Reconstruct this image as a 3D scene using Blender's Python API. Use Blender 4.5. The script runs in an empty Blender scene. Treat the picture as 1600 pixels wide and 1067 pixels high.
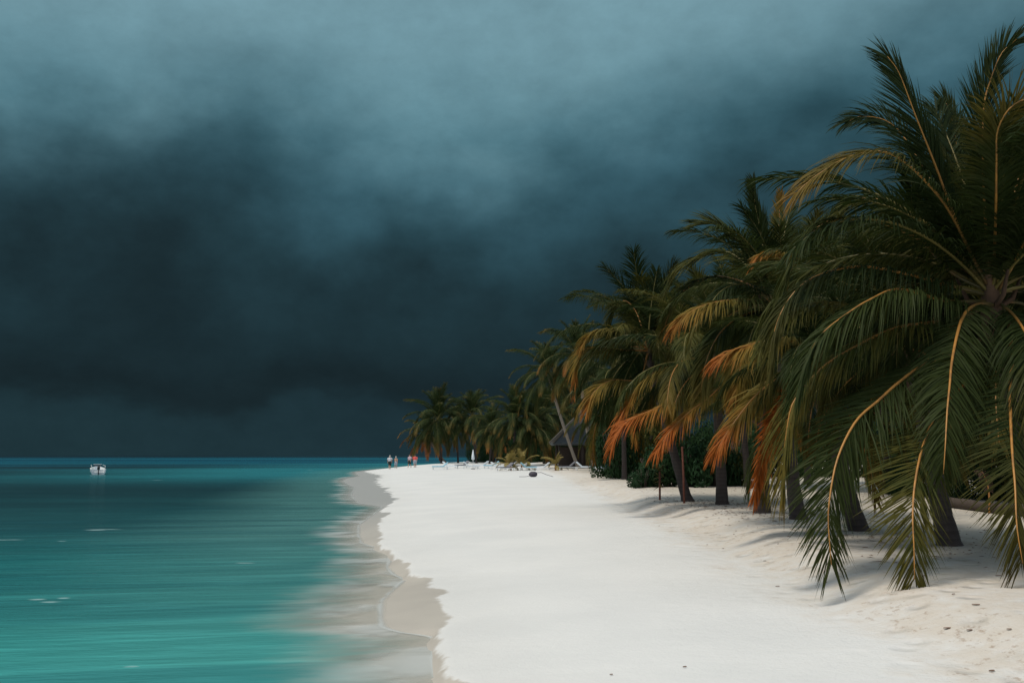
import bpy, bmesh, math, random
import numpy as np
from mathutils import Vector, Matrix
R = math.radians
scene = bpy.context.scene
COL = scene.collection

# ------------------------------------------------------------------ camera
CAMZ = 2.2
PITCH = R(6.52)
F = 1556.0                      # focal length in photo pixels (1600 wide)
cam_d = bpy.data.cameras.new('camera')
cam = bpy.data.objects.new('camera', cam_d)
COL.objects.link(cam)
cam_d.sensor_width = 36
cam_d.lens = 36 * F / 1600
cam_d.clip_end = 60000
cam.location = (0, 0, CAMZ)
cam.rotation_euler = (R(90) + PITCH, 0, 0)
scene.camera = cam
scene.render.resolution_x, scene.render.resolution_y = 1024, 682

def ray(px, py):
    x = (px - 800) / F
    v = (533.5 - py) / F
    c, s = math.cos(PITCH), math.sin(PITCH)
    return Vector((x, c - v * s, s + v * c))

def P(px, py, D):
    """world point seen at photo pixel (px,py) standing D metres in front (along y)"""
    r = ray(px, py)
    return Vector((0, 0, CAMZ)) + r * (D / r.y)

# ------------------------------------------------------------------ render settings
scene.render.engine = 'CYCLES'
scene.view_settings.view_transform = 'Standard'
scene.view_settings.look = 'None'
scene.view_settings.exposure = 0
scene.view_settings.gamma = 1
scene.cycles.max_bounces = 6
scene.cycles.transparent_max_bounces = 12

# ------------------------------------------------------------------ node helper
class NT:
    def __init__(s, tree):
        s.t = tree
        s.t.nodes.clear()
    def n(s, typ, ins=None, **kw):
        nd = s.t.nodes.new(typ)
        for k, v in kw.items():
            setattr(nd, k, v)
        for k, v in (ins or {}).items():
            sock = nd.inputs[k]
            if isinstance(v, bpy.types.NodeSocket):
                s.t.links.new(v, sock)
            else:
                sock.default_value = v
        return nd
    def m(s, op, a, b=0.0, c=None, clamp=False):
        nd = s.n('ShaderNodeMath', operation=op, use_clamp=clamp)
        for i, v in enumerate([a, b] + ([c] if c is not None else [])):
            if isinstance(v, bpy.types.NodeSocket):
                s.t.links.new(v, nd.inputs[i])
            else:
                nd.inputs[i].default_value = v
        return nd.outputs[0]
    def sm(s, x, a, b, lo=0.0, hi=1.0):
        nd = s.n('ShaderNodeMapRange', {0: x, 1: a, 2: b, 3: lo, 4: hi}, interpolation_type='SMOOTHSTEP')
        return nd.outputs[0]
    def mix(s, f, a, b, blend='MIX'):
        nd = s.n('ShaderNodeMix', data_type='RGBA', blend_type=blend)
        for i, v in ((0, f), (6, a), (7, b)):
            if isinstance(v, bpy.types.NodeSocket):
                s.t.links.new(v, nd.inputs[i])
            else:
                nd.inputs[i].default_value = v if i == 0 else (*v[:3], 1)
        return nd.outputs[2]
    def ramp(s, x, stops, interp='LINEAR'):
        nd = s.n('ShaderNodeValToRGB', {0: x})
        cr = nd.color_ramp
        cr.interpolation = interp
        while len(cr.elements) < len(stops):
            cr.elements.new(0.5)
        for e, (p, c) in zip(cr.elements, stops):
            e.position = p
            e.color = (*c, 1)
        return nd.outputs[0]
    def noise(s, vec, scale, detail=4, rough=0.5, dist=0.0):
        return s.n('ShaderNodeTexNoise', {'Vector': vec, 'Scale': scale, 'Detail': detail, 'Roughness': rough, 'Distortion': dist}).outputs[0]
    def mapv(s, vec, sc=(1, 1, 1), loc=(0, 0, 0), rot=(0, 0, 0)):
        return s.n('ShaderNodeMapping', {'Vector': vec, 'Scale': sc, 'Location': loc, 'Rotation': rot}).outputs[0]
    def curve(s, x, pts):
        nd = s.n('ShaderNodeFloatCurve', {'Value': x})
        c = nd.mapping.curves[0]
        while len(c.points) < len(pts):
            c.points.new(0.5, 0.5)
        for p, (a, b) in zip(c.points, pts):
            p.location = (a, b)
            p.handle_type = 'AUTO'
        nd.mapping.update()
        return nd.outputs[0]

def srgb(r, g, b):
    f = lambda c: (c / 255 / 12.92) if c / 255 <= 0.04045 else ((c / 255 + 0.055) / 1.055) ** 2.4
    return (f(r), f(g), f(b))

# ------------------------------------------------------------------ sun + sky
SUN_EL, SUN_AZ = R(65), R(240)      # azimuth clockwise from +Y (view direction): high, from the sea side
world = bpy.data.worlds.new('World')
scene.world = world
world.use_nodes = True
w = NT(world.node_tree)
tc = w.n('ShaderNodeTexCoord').outputs['Generated']
sep = w.n('ShaderNodeSeparateXYZ', {0: tc})
dx, dy, dz = sep.outputs
az = w.m('ARCTAN2', dx, dy)
el = w.m('ARCSINE', dz)
nz1 = w.noise(w.mapv(tc, (1, 1, 1.5)), 2.8, 3, 0.45, 0.0)
nz2 = w.noise(w.mapv(tc, (1, 1, 1.7), (3.1, 1.7, 0.4)), 8.0, 5, 0.5, 0.0)
nz3 = w.noise(w.mapv(tc, (1, 1, 1.2), (8.1, 0.7, 2.4)), 5.5, 7, 0.52, 0.0)
n1 = w.m('SUBTRACT', nz1, 0.5)
n2 = w.m('SUBTRACT', nz2, 0.5)
n3 = w.m('SUBTRACT', nz3, 0.5)
u = w.m('MULTIPLY_ADD', az, 1 / 1.2, 0.5, clamp=True)       # az -0.6..0.6 -> 0..1
def px2u(px): return math.atan((px - 800) / F) / 1.2 + 0.5
def py2e(py): return (711 - py) / F * 1.0
# two cloud layers, each with its own ragged lower edge (azimuth -> elevation, doubled to fill the 0..1 curve)
def edge_curve(pts):
    pts = [(px2u(x), py2e(y) * 2) for x, y in pts]
    return w.m('MULTIPLY', w.curve(u, [(0, pts[0][1])] + pts + [(1, pts[-1][1])]), 0.5)
veil_e = edge_curve([(20, 285), (130, 262), (230, 205), (310, 172), (380, 180), (450, 222), (540, 235), (640, 285), (760, 275), (900, 215), (1050, 180), (1200, 165), (1400, 130), (1590, 95)])
core_e = edge_curve([(20, 320), (150, 285), (240, 255), (340, 262), (420, 310), (520, 352), (620, 372), (740, 368), (850, 345), (960, 315), (1100, 295), (1300, 275), (1590, 230)])
wob = w.m('ADD', w.m('MULTIPLY_ADD', n1, 0.050, w.m('MULTIPLY', n2, 0.10)), w.m('MULTIPLY', n3, 0.05))
t_veil = w.sm(w.m('ADD', w.m('SUBTRACT', el, veil_e), wob), -0.085, 0.10)
t_core = w.sm(w.m('ADD', w.m('SUBTRACT', el, core_e), wob), -0.075, 0.075)
gap_e = edge_curve([(10, 628), (100, 640), (160, 628), (230, 645), (310, 656), (390, 650), (435, 626), (480, 616), (560, 622), (640, 640), (800, 650), (1500, 650)])
base_e = w.m('ADD', w.m('SUBTRACT', el, gap_e), w.m('MULTIPLY_ADD', n2, 0.035, w.m('MULTIPLY', w.m('SUBTRACT', w.noise(w.mapv(tc, (1, 1, 2.0)), 24.0, 5, 0.6), 0.5), 0.035)))
gap = w.m('MULTIPLY', w.sm(base_e, 0.022, -0.018), 0.85)
mid = w.m('MULTIPLY', w.sm(n3, -0.14, 0.22), w.sm(el, 0.05, 0.20))
dark = w.mix(mid, srgb(27, 43, 49), srgb(37, 62, 71))
dark = w.mix(w.m('MULTIPLY', w.m('MULTIPLY', w.sm(base_e, 0.060, 0.015), w.sm(base_e, -0.006, 0.008)), 0.8), dark, srgb(24, 37, 42))
dark = w.mix(gap, dark, w.mix(w.sm(az, -0.45, 0.1), srgb(32, 53, 60), srgb(30, 48, 56)))
veil_c = w.mix(w.sm(n3, -0.25, 0.25), srgb(44, 78, 90), srgb(62, 101, 116))
light = w.mix(w.sm(w.m('ADD', n3, w.m('MULTIPLY', n2, 0.8)), -0.35, 0.30), srgb(82, 123, 137), srgb(104, 143, 156))
light = w.mix(w.sm(el, 0.30, 0.46), light, srgb(116, 152, 165))
storm_c = w.mix(t_core, dark, w.mix(t_veil, veil_c, light))
mott = w.m('ADD', w.m('MULTIPLY', w.noise(w.mapv(tc, (1, 1, 1.5)), 34.0, 6, 0.7), 0.28), w.m('MULTIPLY', w.noise(w.mapv(tc, (1, 1, 1.6), (2, 5, 1)), 13.0, 5, 0.6), 0.34))
mott = w.m('ADD', mott, 0.69)
storm_c = w.mix(1.0, storm_c, w.n('ShaderNodeCombineColor', {0: mott, 1: w.m('MULTIPLY', mott, 1.01), 2: w.m('MULTIPLY', mott, 0.99)}).outputs[0], 'MULTIPLY')
# higher up and behind the camera the cover thins out and is bright
nish = w.n('ShaderNodeTexSky', sky_type='NISHITA', sun_disc=False, sun_elevation=SUN_EL, sun_rotation=SUN_AZ)
nsky = w.mix(1.0, nish.outputs[0], (0.10, 0.10, 0.10), 'MULTIPLY')
bright_cloud = w.mix(w.sm(n3, -0.2, 0.25), (0.36, 0.44, 0.50), (0.86, 0.92, 0.95))
open_c = w.mix(w.sm(nz1, 0.40, 0.60), bright_cloud, nsky)
rear = w.m('ADD', w.m('ADD', w.m('MULTIPLY', dy, -0.7), w.m('MULTIPLY', dz, 0.9)), w.m('MULTIPLY', n1, 0.35))
rf = w.sm(rear, 0.05, 0.85)
bg = w.n('ShaderNodeBackground', {'Color': w.mix(rf, storm_c, open_c), 'Strength': 1.0})
wo = w.n('ShaderNodeOutputWorld')
world.node_tree.links.new(bg.outputs[0], wo.inputs[0])

sd = bpy.data.lights.new('sun', 'SUN')
sd.energy = 2.5
sd.angle = R(18)
sd.color = (1.0, 0.92, 0.79)
sun = bpy.data.objects.new('sun', sd)
COL.objects.link(sun)
sv = Vector((math.sin(SUN_AZ) * math.cos(SUN_EL), math.cos(SUN_AZ) * math.cos(SUN_EL), math.sin(SUN_EL)))
sun.rotation_euler = (-sv).to_track_quat('-Z', 'Y').to_euler()
sun.location = sv * 60

# ------------------------------------------------------------------ object helpers
def link(o, parent=None):
    COL.objects.link(o)
    if parent is not None:
        o.parent = parent
    return o
def tag(o, label=None, cat=None, group=None, kind=None):
    if label: o['label'] = label
    if cat: o['category'] = cat
    if group: o['group'] = group
    if kind: o['kind'] = kind
    return o
def empty(name, loc, label, cat, group=None, rz=0):
    o = bpy.data.objects.new(name, None)
    o.location = loc
    o.rotation_euler = (0, 0, rz)
    o.empty_display_size = 0.3
    link(o)
    return tag(o, label, cat, group)
def copy_tree(o, parent=None):
    c = o.copy()
    link(c)
    if parent is not None:
        c.parent = parent
    for ch in list(o.children):
        copy_tree(ch, c)
    return c

class MB:
    """collects faces, becomes one mesh"""
    def __init__(s):
        s.v = []; s.f = []; s.mi = []; s.att = {}
    def add(s, vs, fs, mi=0, **att):
        b = len(s.v)
        s.v += [tuple(v) for v in vs]
        s.f += [tuple(i + b for i in f) for f in fs]
        s.mi += [mi] * len(fs)
        for k, a in att.items():
            s.att.setdefault(k, [])
            s.att[k] += [0.0] * (b - len(s.att[k])) + list(a)
    def box(s, c, size, rot=None, mi=0):
        M = Matrix.Identity(3) if rot is None else rot
        vs = [Vector(c) + M @ Vector((sx * size[0] / 2, sy * size[1] / 2, sz * size[2] / 2)) for sx in (-1, 1) for sy in (-1, 1) for sz in (-1, 1)]
        s.add(vs, [(0, 1, 3, 2), (4, 6, 7, 5), (0, 4, 5, 1), (2, 3, 7, 6), (0, 2, 6, 4), (1, 5, 7, 3)], mi)
    def tube(s, pts, rad, n=8, mi=0, cap=True, **kw):
        pts = [Vector(p) for p in pts]
        k = len(pts)
        vs = []
        prev = None
        tt = []
        for i, p in enumerate(pts):
            T = (pts[min(i + 1, k - 1)] - pts[max(i - 1, 0)]).normalized()
            if prev is None:
                a = Vector((1, 0, 0)) if abs(T.x) < 0.8 else Vector((0, 1, 0))
                prev = (a - T * a.dot(T)).normalized()
            else:
                prev = (prev - T * prev.dot(T)).normalized()
            b = T.cross(prev)
            r = rad[i] if hasattr(rad, '__len__') else rad
            for j in range(n):
                an = 2 * math.pi * j / n
                vs.append(p + (prev * math.cos(an) + b * math.sin(an)) * r)
                tt.append(i / max(1, k - 1))
        fs = [(i * n + j, i * n + (j + 1) % n, (i + 1) * n + (j + 1) % n, (i + 1) * n + j) for i in range(k - 1) for j in range(n)]
        if cap:
            fs.append(tuple(range(n - 1, -1, -1)))
            fs.append(tuple((k - 1) * n + j for j in range(n)))
        s.add(vs, fs, mi, **{'t': tt} if kw.get('t') else {})
    def ball(s, c, r, mi=0, nu=10, nv=7, sq=(1, 1, 1)):
        c = Vector(c)
        vs = [c + Vector((0, 0, r * sq[2]))]
        for i in range(1, nv):
            th = math.pi * i / nv
            for j in range(nu):
                ph = 2 * math.pi * j / nu
                vs.append(c + Vector((r * sq[0] * math.sin(th) * math.cos(ph), r * sq[1] * math.sin(th) * math.sin(ph), r * sq[2] * math.cos(th))))
        vs.append(c - Vector((0, 0, r * sq[2])))
        fs = [(0, 1 + j, 1 + (j + 1) % nu) for j in range(nu)]
        for i in range(nv - 2):
            for j in range(nu):
                a = 1 + i * nu + j; b = 1 + i * nu + (j + 1) % nu
                fs.append((a, a + nu, b + nu, b))
        l = len(vs) - 1
        fs += [(l, l - nu + (j + 1) % nu, l - nu + j) for j in range(nu)]
        s.add(vs, fs, mi)
    def mesh(s, name, mats, smooth=True):
        me = bpy.data.meshes.new(name)
        me.from_pydata(s.v, [], s.f)
        for m in (mats if isinstance(mats, (list, tuple)) else [mats]):
            me.materials.append(m)
        if isinstance(mats, (list, tuple)) and len(mats) > 1:
            me.polygons.foreach_set('material_index', s.mi)
        if smooth:
            me.polygons.foreach_set('use_smooth', [True] * len(me.polygons))
        for k, a in s.att.items():
            at = me.attributes.new(k, 'FLOAT', 'POINT')
            at.data.foreach_set('value', a + [0.0] * (len(s.v) - len(a)))
        me.update()
        return me
    def build(s, name, mats, parent=None, smooth=True):
        o = bpy.data.objects.new(name, s.mesh(name, mats, smooth))
        return link(o, parent)

# ------------------------------------------------------------------ materials
def mat(name):
    m = bpy.data.materials.new(name)
    m.use_nodes = True
    return m, NT(m.node_tree)
def finish(nt, shader):
    o = nt.n('ShaderNodeOutputMaterial')
    nt.t.links.new(shader, o.inputs[0])
def bumpn(nt, h, strength, dist):
    return nt.n('ShaderNodeBump', {'Height': h, 'Strength': strength, 'Distance': dist}).outputs[0]

def simple_mat(name, col, rough=0.7, var=0.25, scale=6, bump=0.2, metal=0.0):
    m, nt = mat(name)
    tcx = nt.n('ShaderNodeTexCoord').outputs['Object']
    nz = nt.noise(tcx, scale, 5, 0.6)
    c = nt.mix(nz, [x * (1 - var) for x in col], [min(1, x * (1 + var)) for x in col])
    p = nt.n('ShaderNodeBsdfPrincipled', {'Base Color': c, 'Roughness': rough, 'Metallic': metal, 'Normal': bumpn(nt, nz, bump, 0.02)})
    finish(nt, p.outputs[0])
    return m

def leaf_mat(name, g1, g2, dry1=(0.22, 0.08, 0.02), dry2=(0.56, 0.145, 0.022), trans=0.3):
    m, nt = mat(name)
    t = nt.n('ShaderNodeAttribute', attribute_name='t').outputs['Fac']
    dry = nt.n('ShaderNodeAttribute', attribute_name='dry', attribute_type='OBJECT').outputs['Fac']
    rnd = nt.n('ShaderNodeObjectInfo').outputs['Random']
    tcx = nt.n('ShaderNodeTexCoord').outputs['Object']
    nz = nt.noise(tcx, 2.2, 3, 0.6)
    nf = nt.noise(tcx, 14, 3, 0.6)
    g = nt.mix(nt.m('ADD', nt.m('MULTIPLY', rnd, 0.6), nt.m('MULTIPLY', nf, 0.4)), g1, g2)
    # yellowing, then orange, spreading from the tip by the frond's own dryness
    a = nt.m('ADD', nt.m('SUBTRACT', t, 1.0), nt.m('MULTIPLY', dry, 1.25))
    a = nt.m('ADD', a, nt.m('MULTIPLY', nt.m('SUBTRACT', nz, 0.5), 0.45))
    yel = nt.sm(a, -0.32, 0.14)
    org = nt.sm(a, 0.06, 0.42)
    yel = nt.m('MULTIPLY', yel, nt.sm(dry, 0.02, 0.25))
    org = nt.m('MULTIPLY', org, nt.sm(dry, 0.02, 0.35))
    g = nt.mix(nt.m('MULTIPLY', nt.sm(rnd, 0.55, 0.95), nt.sm(nz, 0.3, 0.6)), g, (0.095, 0.088, 0.018))  # random olive fronds, sunlit highlights put into the leaf colour
    c = nt.mix(yel, g, (0.23, 0.155, 0.028))
    c = nt.mix(org, c, nt.mix(nf, dry1, dry2))
    p = nt.n('ShaderNodeBsdfPrincipled', {'Base Color': c, 'Roughness': 0.6, 'Specular IOR Level': 0.14})
    tr = nt.n('ShaderNodeBsdfTranslucent', {'Color': c})
    mx = nt.n('ShaderNodeMixShader', {0: trans, 1: p.outputs[0], 2: tr.outputs[0]})
    finish(nt, mx.outputs[0])
    return m

M_LEAF = leaf_mat('palm_leaf', (0.012, 0.026, 0.008), (0.052, 0.068, 0.014))
M_LEAF_DK = leaf_mat('palm_leaf_dark', (0.014, 0.026, 0.012), (0.030, 0.040, 0.013))
M_BUSH = leaf_mat('bush_leaf', (0.012, 0.036, 0.014), (0.030, 0.068, 0.022), trans=0.2)
M_RIB = simple_mat('palm_midrib', (0.38, 0.17, 0.04), 0.45, 0.35, 3, 0.1)
def rib_mat():
    m, nt = mat('palm_midrib_gold')
    t = nt.n('ShaderNodeAttribute', attribute_name='t').outputs['Fac']
    tcx = nt.n('ShaderNodeTexCoord').outputs['Object']
    nz = nt.noise(tcx, 5, 5, 0.6)
    a = nt.m('ADD', t, nt.m('MULTIPLY', nt.m('SUBTRACT', nz, 0.5), 0.5))
    c = nt.mix(nt.sm(a, 0.05, 0.36), (0.07, 0.065, 0.02), (0.44, 0.205, 0.042))
    c = nt.mix(nt.m('MULTIPLY', nt.sm(nz, 0.5, 0.62), 0.5), c, (0.16, 0.075, 0.025))
    p = nt.n('ShaderNodeBsdfPrincipled', {'Base Color': c, 'Roughness': 0.45, 'Normal': bumpn(nt, nz, 0.3, 0.01)})
    finish(nt, p.outputs[0])
    return m
M_RIB_GOLD = rib_mat()
M_RIBG = simple_mat('palm_midrib_green', (0.16, 0.13, 0.03), 0.5, 0.35, 3, 0.1)
M_FIBRE = simple_mat('palm_fibre', (0.085, 0.05, 0.03), 0.9, 0.5, 9, 0.6)

def trunk_mat(name, c1, c2):
    m, nt = mat(name)
    tcx = nt.n('ShaderNodeTexCoord').outputs['Object']
    wv = nt.n('ShaderNodeTexWave', {'Vector': tcx, 'Scale': 2.6, 'Distortion': 1.4, 'Detail': 3.0, 'Detail Scale': 1.5}, wave_type='BANDS', bands_direction='Z', wave_profile='SAW').outputs['Fac']
    nz = nt.noise(tcx, 7, 6, 0.65)
    c = nt.mix(nz, c1, c2)
    c = nt.mix(nt.m('MULTIPLY', wv, 0.45), c, [x * 0.45 for x in c1])
    p = nt.n('ShaderNodeBsdfPrincipled', {'Base Color': c, 'Roughness': 0.9, 'Normal': bumpn(nt, nt.m('ADD', wv, nz), 0.8, 0.03)})
    finish(nt, p.outputs[0])
    return m
M_TRUNK = trunk_mat('palm_bark', (0.045, 0.034, 0.030), (0.11, 0.085, 0.075))
M_TRUNK_PALE = trunk_mat('palm_bark_pale', (0.22, 0.18, 0.14), (0.42, 0.36, 0.29))
M_WOODRED = simple_mat('red_brown_wood', (0.19, 0.065, 0.042), 0.8, 0.35, 12)
M_WOODDK = simple_mat('dark_wood', (0.06, 0.042, 0.032), 0.85, 0.4, 8)
M_THATCH = simple_mat('thatch', (0.06, 0.07, 0.072), 0.95, 0.5, 4, 0.9)
M_THATCH_R = simple_mat('thatch_ridge', (0.12, 0.105, 0.085), 0.95, 0.4, 4, 0.9)
M_WHITE = simple_mat('white_paint', (0.78, 0.80, 0.80), 0.35, 0.06, 3, 0.05)
M_CUSH = simple_mat('cushion_white', (0.72, 0.78, 0.82), 0.9, 0.08, 6)
M_CUSHB = simple_mat('cushion_blue', (0.30, 0.58, 0.70), 0.9, 0.1, 6)
M_CUSHG = simple_mat('cushion_grey', (0.17, 0.17, 0.19), 0.9, 0.15, 6)
M_BLACK = simple_mat('black_plastic', (0.02, 0.022, 0.025), 0.5, 0.2, 6)
M_DARK = simple_mat('dark_tarp', (0.045, 0.04, 0.055), 0.7, 0.5, 9, 0.6)
M_SKIN = simple_mat('skin', (0.50, 0.29, 0.20), 0.55, 0.1, 8, 0.05)
M_HAIRD = simple_mat('hair_dark', (0.04, 0.028, 0.02), 0.7)
M_HAIRG = simple_mat('hair_pale', (0.55, 0.52, 0.47), 0.7)
M_SHIRTW = simple_mat('shirt_white', (0.62, 0.63, 0.66), 0.85, 0.06)
M_SHIRTP = simple_mat('shirt_pink_grey', (0.52, 0.40, 0.45), 0.85, 0.06)
M_SHIRTR = simple_mat('shirt_coral', (0.72, 0.11, 0.10), 0.85, 0.08)
M_SHORTD = simple_mat('shorts_dark', (0.02, 0.025, 0.022), 0.85)
M_SHORTG = simple_mat('shorts_grey', (0.35, 0.37, 0.42), 0.85)
M_LITTER = simple_mat('dry_leaf_brown', (0.13, 0.07, 0.04), 0.9, 0.4, 30)
M_GLASS = simple_mat('tinted_windscreen', (0.03, 0.05, 0.06), 0.15, 0.1)

# ------------------------------------------------------------------ beach shape
def pl2w(pts, z):
    out = []
    for px, py in pts:
        r = ray(px, py)
        k = (z - CAMZ) / r.z
        out.append((r.y * k, r.x * k))
    return sorted(out)
DRY_PX = [(727, 1067), (699, 1058), (694, 1027), (696, 1009.5), (685, 992), (699, 972), (700, 961), (684, 941), (701, 924), (675, 915), (672, 903), (641, 896),
          (642, 880.5), (623.5, 870), (613, 860), (592.6, 851), (599, 834), (592, 819), (598, 810), (610, 801.5), (596, 797), (606, 790), (620, 779), (604, 765), (587, 753)]
WAT_PX = [(712, 1067), (696, 1058), (692, 1030), (692, 1006), (682, 993), (634, 987), (608, 979), (603, 965), (604, 937), (622, 920), (640, 905), (623.5, 898),
          (610, 886), (620, 868.5), (596, 856), (569, 848), (564, 834), (565, 819), (591, 800), (601, 791.5), (563, 786), (551, 774), (556, 762), (537, 751.6)]
dry_w = [(-60, 2.0), (2, 0.4), (6, -0.2)] + pl2w(DRY_PX, 0.10) + [(106, -13.8), (122, -17.5), (136, -19.8), (155, -20.5), (200, -19), (250, -14.5), (280, -4), (300, 30), (320, 150), (345, 900), (600, 9000), (60000, 9000)]
wat_w = [(-60, 1.5), (2, 0.1), (6, -0.35)] + pl2w(WAT_PX, 0.0) + [(98, -16.0), (108, -16.3), (122, -18.9), (136, -21), (155, -21.6), (200, -20), (250, -15.5), (280, -6), (300, 28), (320, 148), (345, 898), (600, 8998), (60000, 8998)]
DY, DX = map(np.array, zip(*sorted(dry_w)))
WY, WX = map(np.array, zip(*sorted(wat_w)))

rs = np.random.RandomState(4)
_NW = [(rs.uniform(-1, 1) * f, rs.uniform(-1, 1) * f, rs.uniform(0, 6.28), 1 / f) for f in (0.5, 0.6, 0.9, 1.2, 1.7, 2.3, 3.1, 3.6, 4.5, 5.5) for _ in range(2)]
def bumps(x, y):
    a = 0
    for kx, ky, ph, am in _NW:
        a = a + am * np.sin(kx * x + ky * y + ph)
    return a
def sstep(x, a, b):
    t = np.clip((x - a) / (b - a), 0, 1)
    return t * t * (3 - 2 * t)
def height(x, y):
    x = np.asarray(x, float); y = np.asarray(y, float)
    xd = np.interp(y, DY, DX); xw = np.interp(y, WY, WX)
    xw = np.minimum(xw, xd - 0.12)
    sw = x - xw; sd_ = x - xd
    h = np.where(sw < 0, np.maximum(-3.5, sw * 0.075 - 0.004), 0)
    h = np.where((sw >= 0) & (sd_ < 0), 0.10 * sw / (xd - xw), h)
    rise = 0.10 + 0.44 * (1 - np.exp(-np.maximum(sd_, 0) / 4.5))
    h = np.where(sd_ >= 0, rise, h)
    bx = 3.9 + 0.25 * np.sin(y * 0.33) + 0.18 * np.sin(y * 0.9 + 1)
    berm = sstep(x, bx, bx + 1.3) * (1 - 0.5 * sstep(y, 45, 90))
    h = h + 0.24 * berm
    h = h + 0.25 * sstep(x, 12, 60)
    lump = bumps(x, y) * 0.0024
    h = h + np.where(sd_ > 0, lump * (0.25 + 0.9 * sstep(x, bx - 0.6, bx + 0.5) * (1 - 0.4 * sstep(x, bx + 1.5, bx + 3.0))) * np.clip(sd_, 0, 1), 0)
    h = h + 0.35 * sstep(y, 110, 160) * sstep(sd_, 0, 8)
    return h
def H(x, y): return float(height(x, y))
def G(px, py):
    """ground point seen at photo pixel"""
    r = ray(px, py)
    d = 5.0
    while d < 500:
        p = Vector((0, 0, CAMZ)) + r * d
        if p.z <= H(p.x, p.y):
            break
        d *= 1.004
    return Vector((p.x, p.y, H(p.x, p.y)))

def grid(name, ys, ss, zf, mats, base='dry'):
    n, k = len(ys), len(ss)
    YY, SS = np.meshgrid(ys, ss, indexing='ij')
    X0 = np.interp(YY, WY, WX)
    XX = X0 + SS
    if zf is None: ZZ = np.zeros_like(XX)
    else: ZZ = zf(XX, YY)
    co = np.stack([XX, YY, ZZ], -1).reshape(-1, 3)
    idx = np.arange(n * k).reshape(n, k)
    f = np.stack([idx[:-1, :-1], idx[:-1, 1:], idx[1:, 1:], idx[1:, :-1]], -1).reshape(-1, 4)
    me = bpy.data.meshes.new(name)
    me.vertices.add(len(co)); me.vertices.foreach_set('co', co.ravel())
    me.loops.add(f.size); me.loops.foreach_set('vertex_index', f.ravel())
    me.polygons.add(len(f)); me.polygons.foreach_set('loop_start', np.arange(len(f)) * 4)
    me.polygons.foreach_set('use_smooth', np.ones(len(f), bool))
    me.update(calc_edges=True)
    for nm, arr in (('sw', SS), ('sd', XX - np.interp(YY, DY, DX))):
        at = me.attributes.new(nm, 'FLOAT', 'POINT')
        at.data.foreach_set('value', arr.ravel().astype(np.float32))
    me.materials.append(mats)
    o = bpy.data.objects.new(name, me)
    return link(o)

# sand material
m_sand, nt = mat('sand')
pos = nt.n('ShaderNodeNewGeometry').outputs['Position']
sdA = nt.n('ShaderNodeAttribute', attribute_name='sd').outputs['Fac']
swA = nt.n('ShaderNodeAttribute', attribute_name='sw').outputs['Fac']
sx, sy, sz = nt.n('ShaderNodeSeparateXYZ', {0: pos}).outputs
n_a = nt.noise(pos, 0.35, 5, 0.6)
n_b = nt.noise(pos, 3.0, 6, 0.65)
n_c = nt.noise(pos, 22.0, 5, 0.7)
n_f = nt.noise(nt.mapv(pos, (1, 0.5, 1)), 1.3, 6, 0.62, 0.5)
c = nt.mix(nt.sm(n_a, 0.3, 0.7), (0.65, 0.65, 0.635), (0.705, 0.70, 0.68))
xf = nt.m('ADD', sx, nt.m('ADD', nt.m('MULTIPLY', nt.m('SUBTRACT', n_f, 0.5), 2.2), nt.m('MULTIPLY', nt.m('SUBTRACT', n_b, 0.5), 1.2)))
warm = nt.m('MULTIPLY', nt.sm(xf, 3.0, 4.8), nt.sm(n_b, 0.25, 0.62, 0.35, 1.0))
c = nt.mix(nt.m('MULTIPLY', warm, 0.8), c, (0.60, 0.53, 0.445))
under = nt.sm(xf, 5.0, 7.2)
c = nt.mix(nt.m('MULTIPLY', under, 0.75), c, nt.mix(n_b, (0.36, 0.315, 0.255), (0.54, 0.49, 0.41)))  # brown shade below the palms painted into the sand colour
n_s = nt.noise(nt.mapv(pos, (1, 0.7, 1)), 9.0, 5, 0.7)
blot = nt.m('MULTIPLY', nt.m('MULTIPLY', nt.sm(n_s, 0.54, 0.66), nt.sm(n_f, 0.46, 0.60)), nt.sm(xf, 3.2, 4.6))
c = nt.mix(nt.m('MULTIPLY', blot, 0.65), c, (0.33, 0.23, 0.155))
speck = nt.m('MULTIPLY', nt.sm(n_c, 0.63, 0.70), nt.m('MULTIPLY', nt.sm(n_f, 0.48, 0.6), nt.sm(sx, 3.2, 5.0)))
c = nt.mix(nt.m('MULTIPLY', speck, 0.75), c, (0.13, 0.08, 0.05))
edge_n = nt.m('ADD', sdA, nt.m('MULTIPLY', nt.m('SUBTRACT', nt.noise(nt.mapv(pos, (0.9, 0.9, 1)), 1.8, 5, 0.62), 0.5), 0.55))
edge_n = nt.m('ADD', edge_n, nt.m('MULTIPLY', nt.m('SUBTRACT', nt.noise(nt.mapv(pos, (0.5, 0.5, 1)), 0.9, 4, 0.65), 0.5), nt.sm(sy, 18, 75, 0.25, 3.0)))
wet = nt.sm(edge_n, 0.03, -0.07)
wetc = nt.mix(nt.sm(n_a, 0.35, 0.65), (0.43, 0.385, 0.33), (0.50, 0.45, 0.385))
far_wet = nt.sm(sy, 20, 45)
wetc = nt.mix(far_wet, wetc, (0.33, 0.325, 0.31))
c = nt.mix(wet, c, wetc)
damp = nt.m('MULTIPLY', nt.sm(edge_n, 1.6, 0.0), 0.16)
c = nt.mix(damp, c, (0.5, 0.48, 0.44))
fp = nt.n('ShaderNodeTexVoronoi', {'Vector': pos, 'Scale': 2.3, 'Randomness': 1.0}, feature='SMOOTH_F1').outputs['Distance']
fpm = nt.m('MULTIPLY', nt.sm(fp, 0.05, 0.40), nt.sm(sx, 2.6, 4.6))
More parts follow.
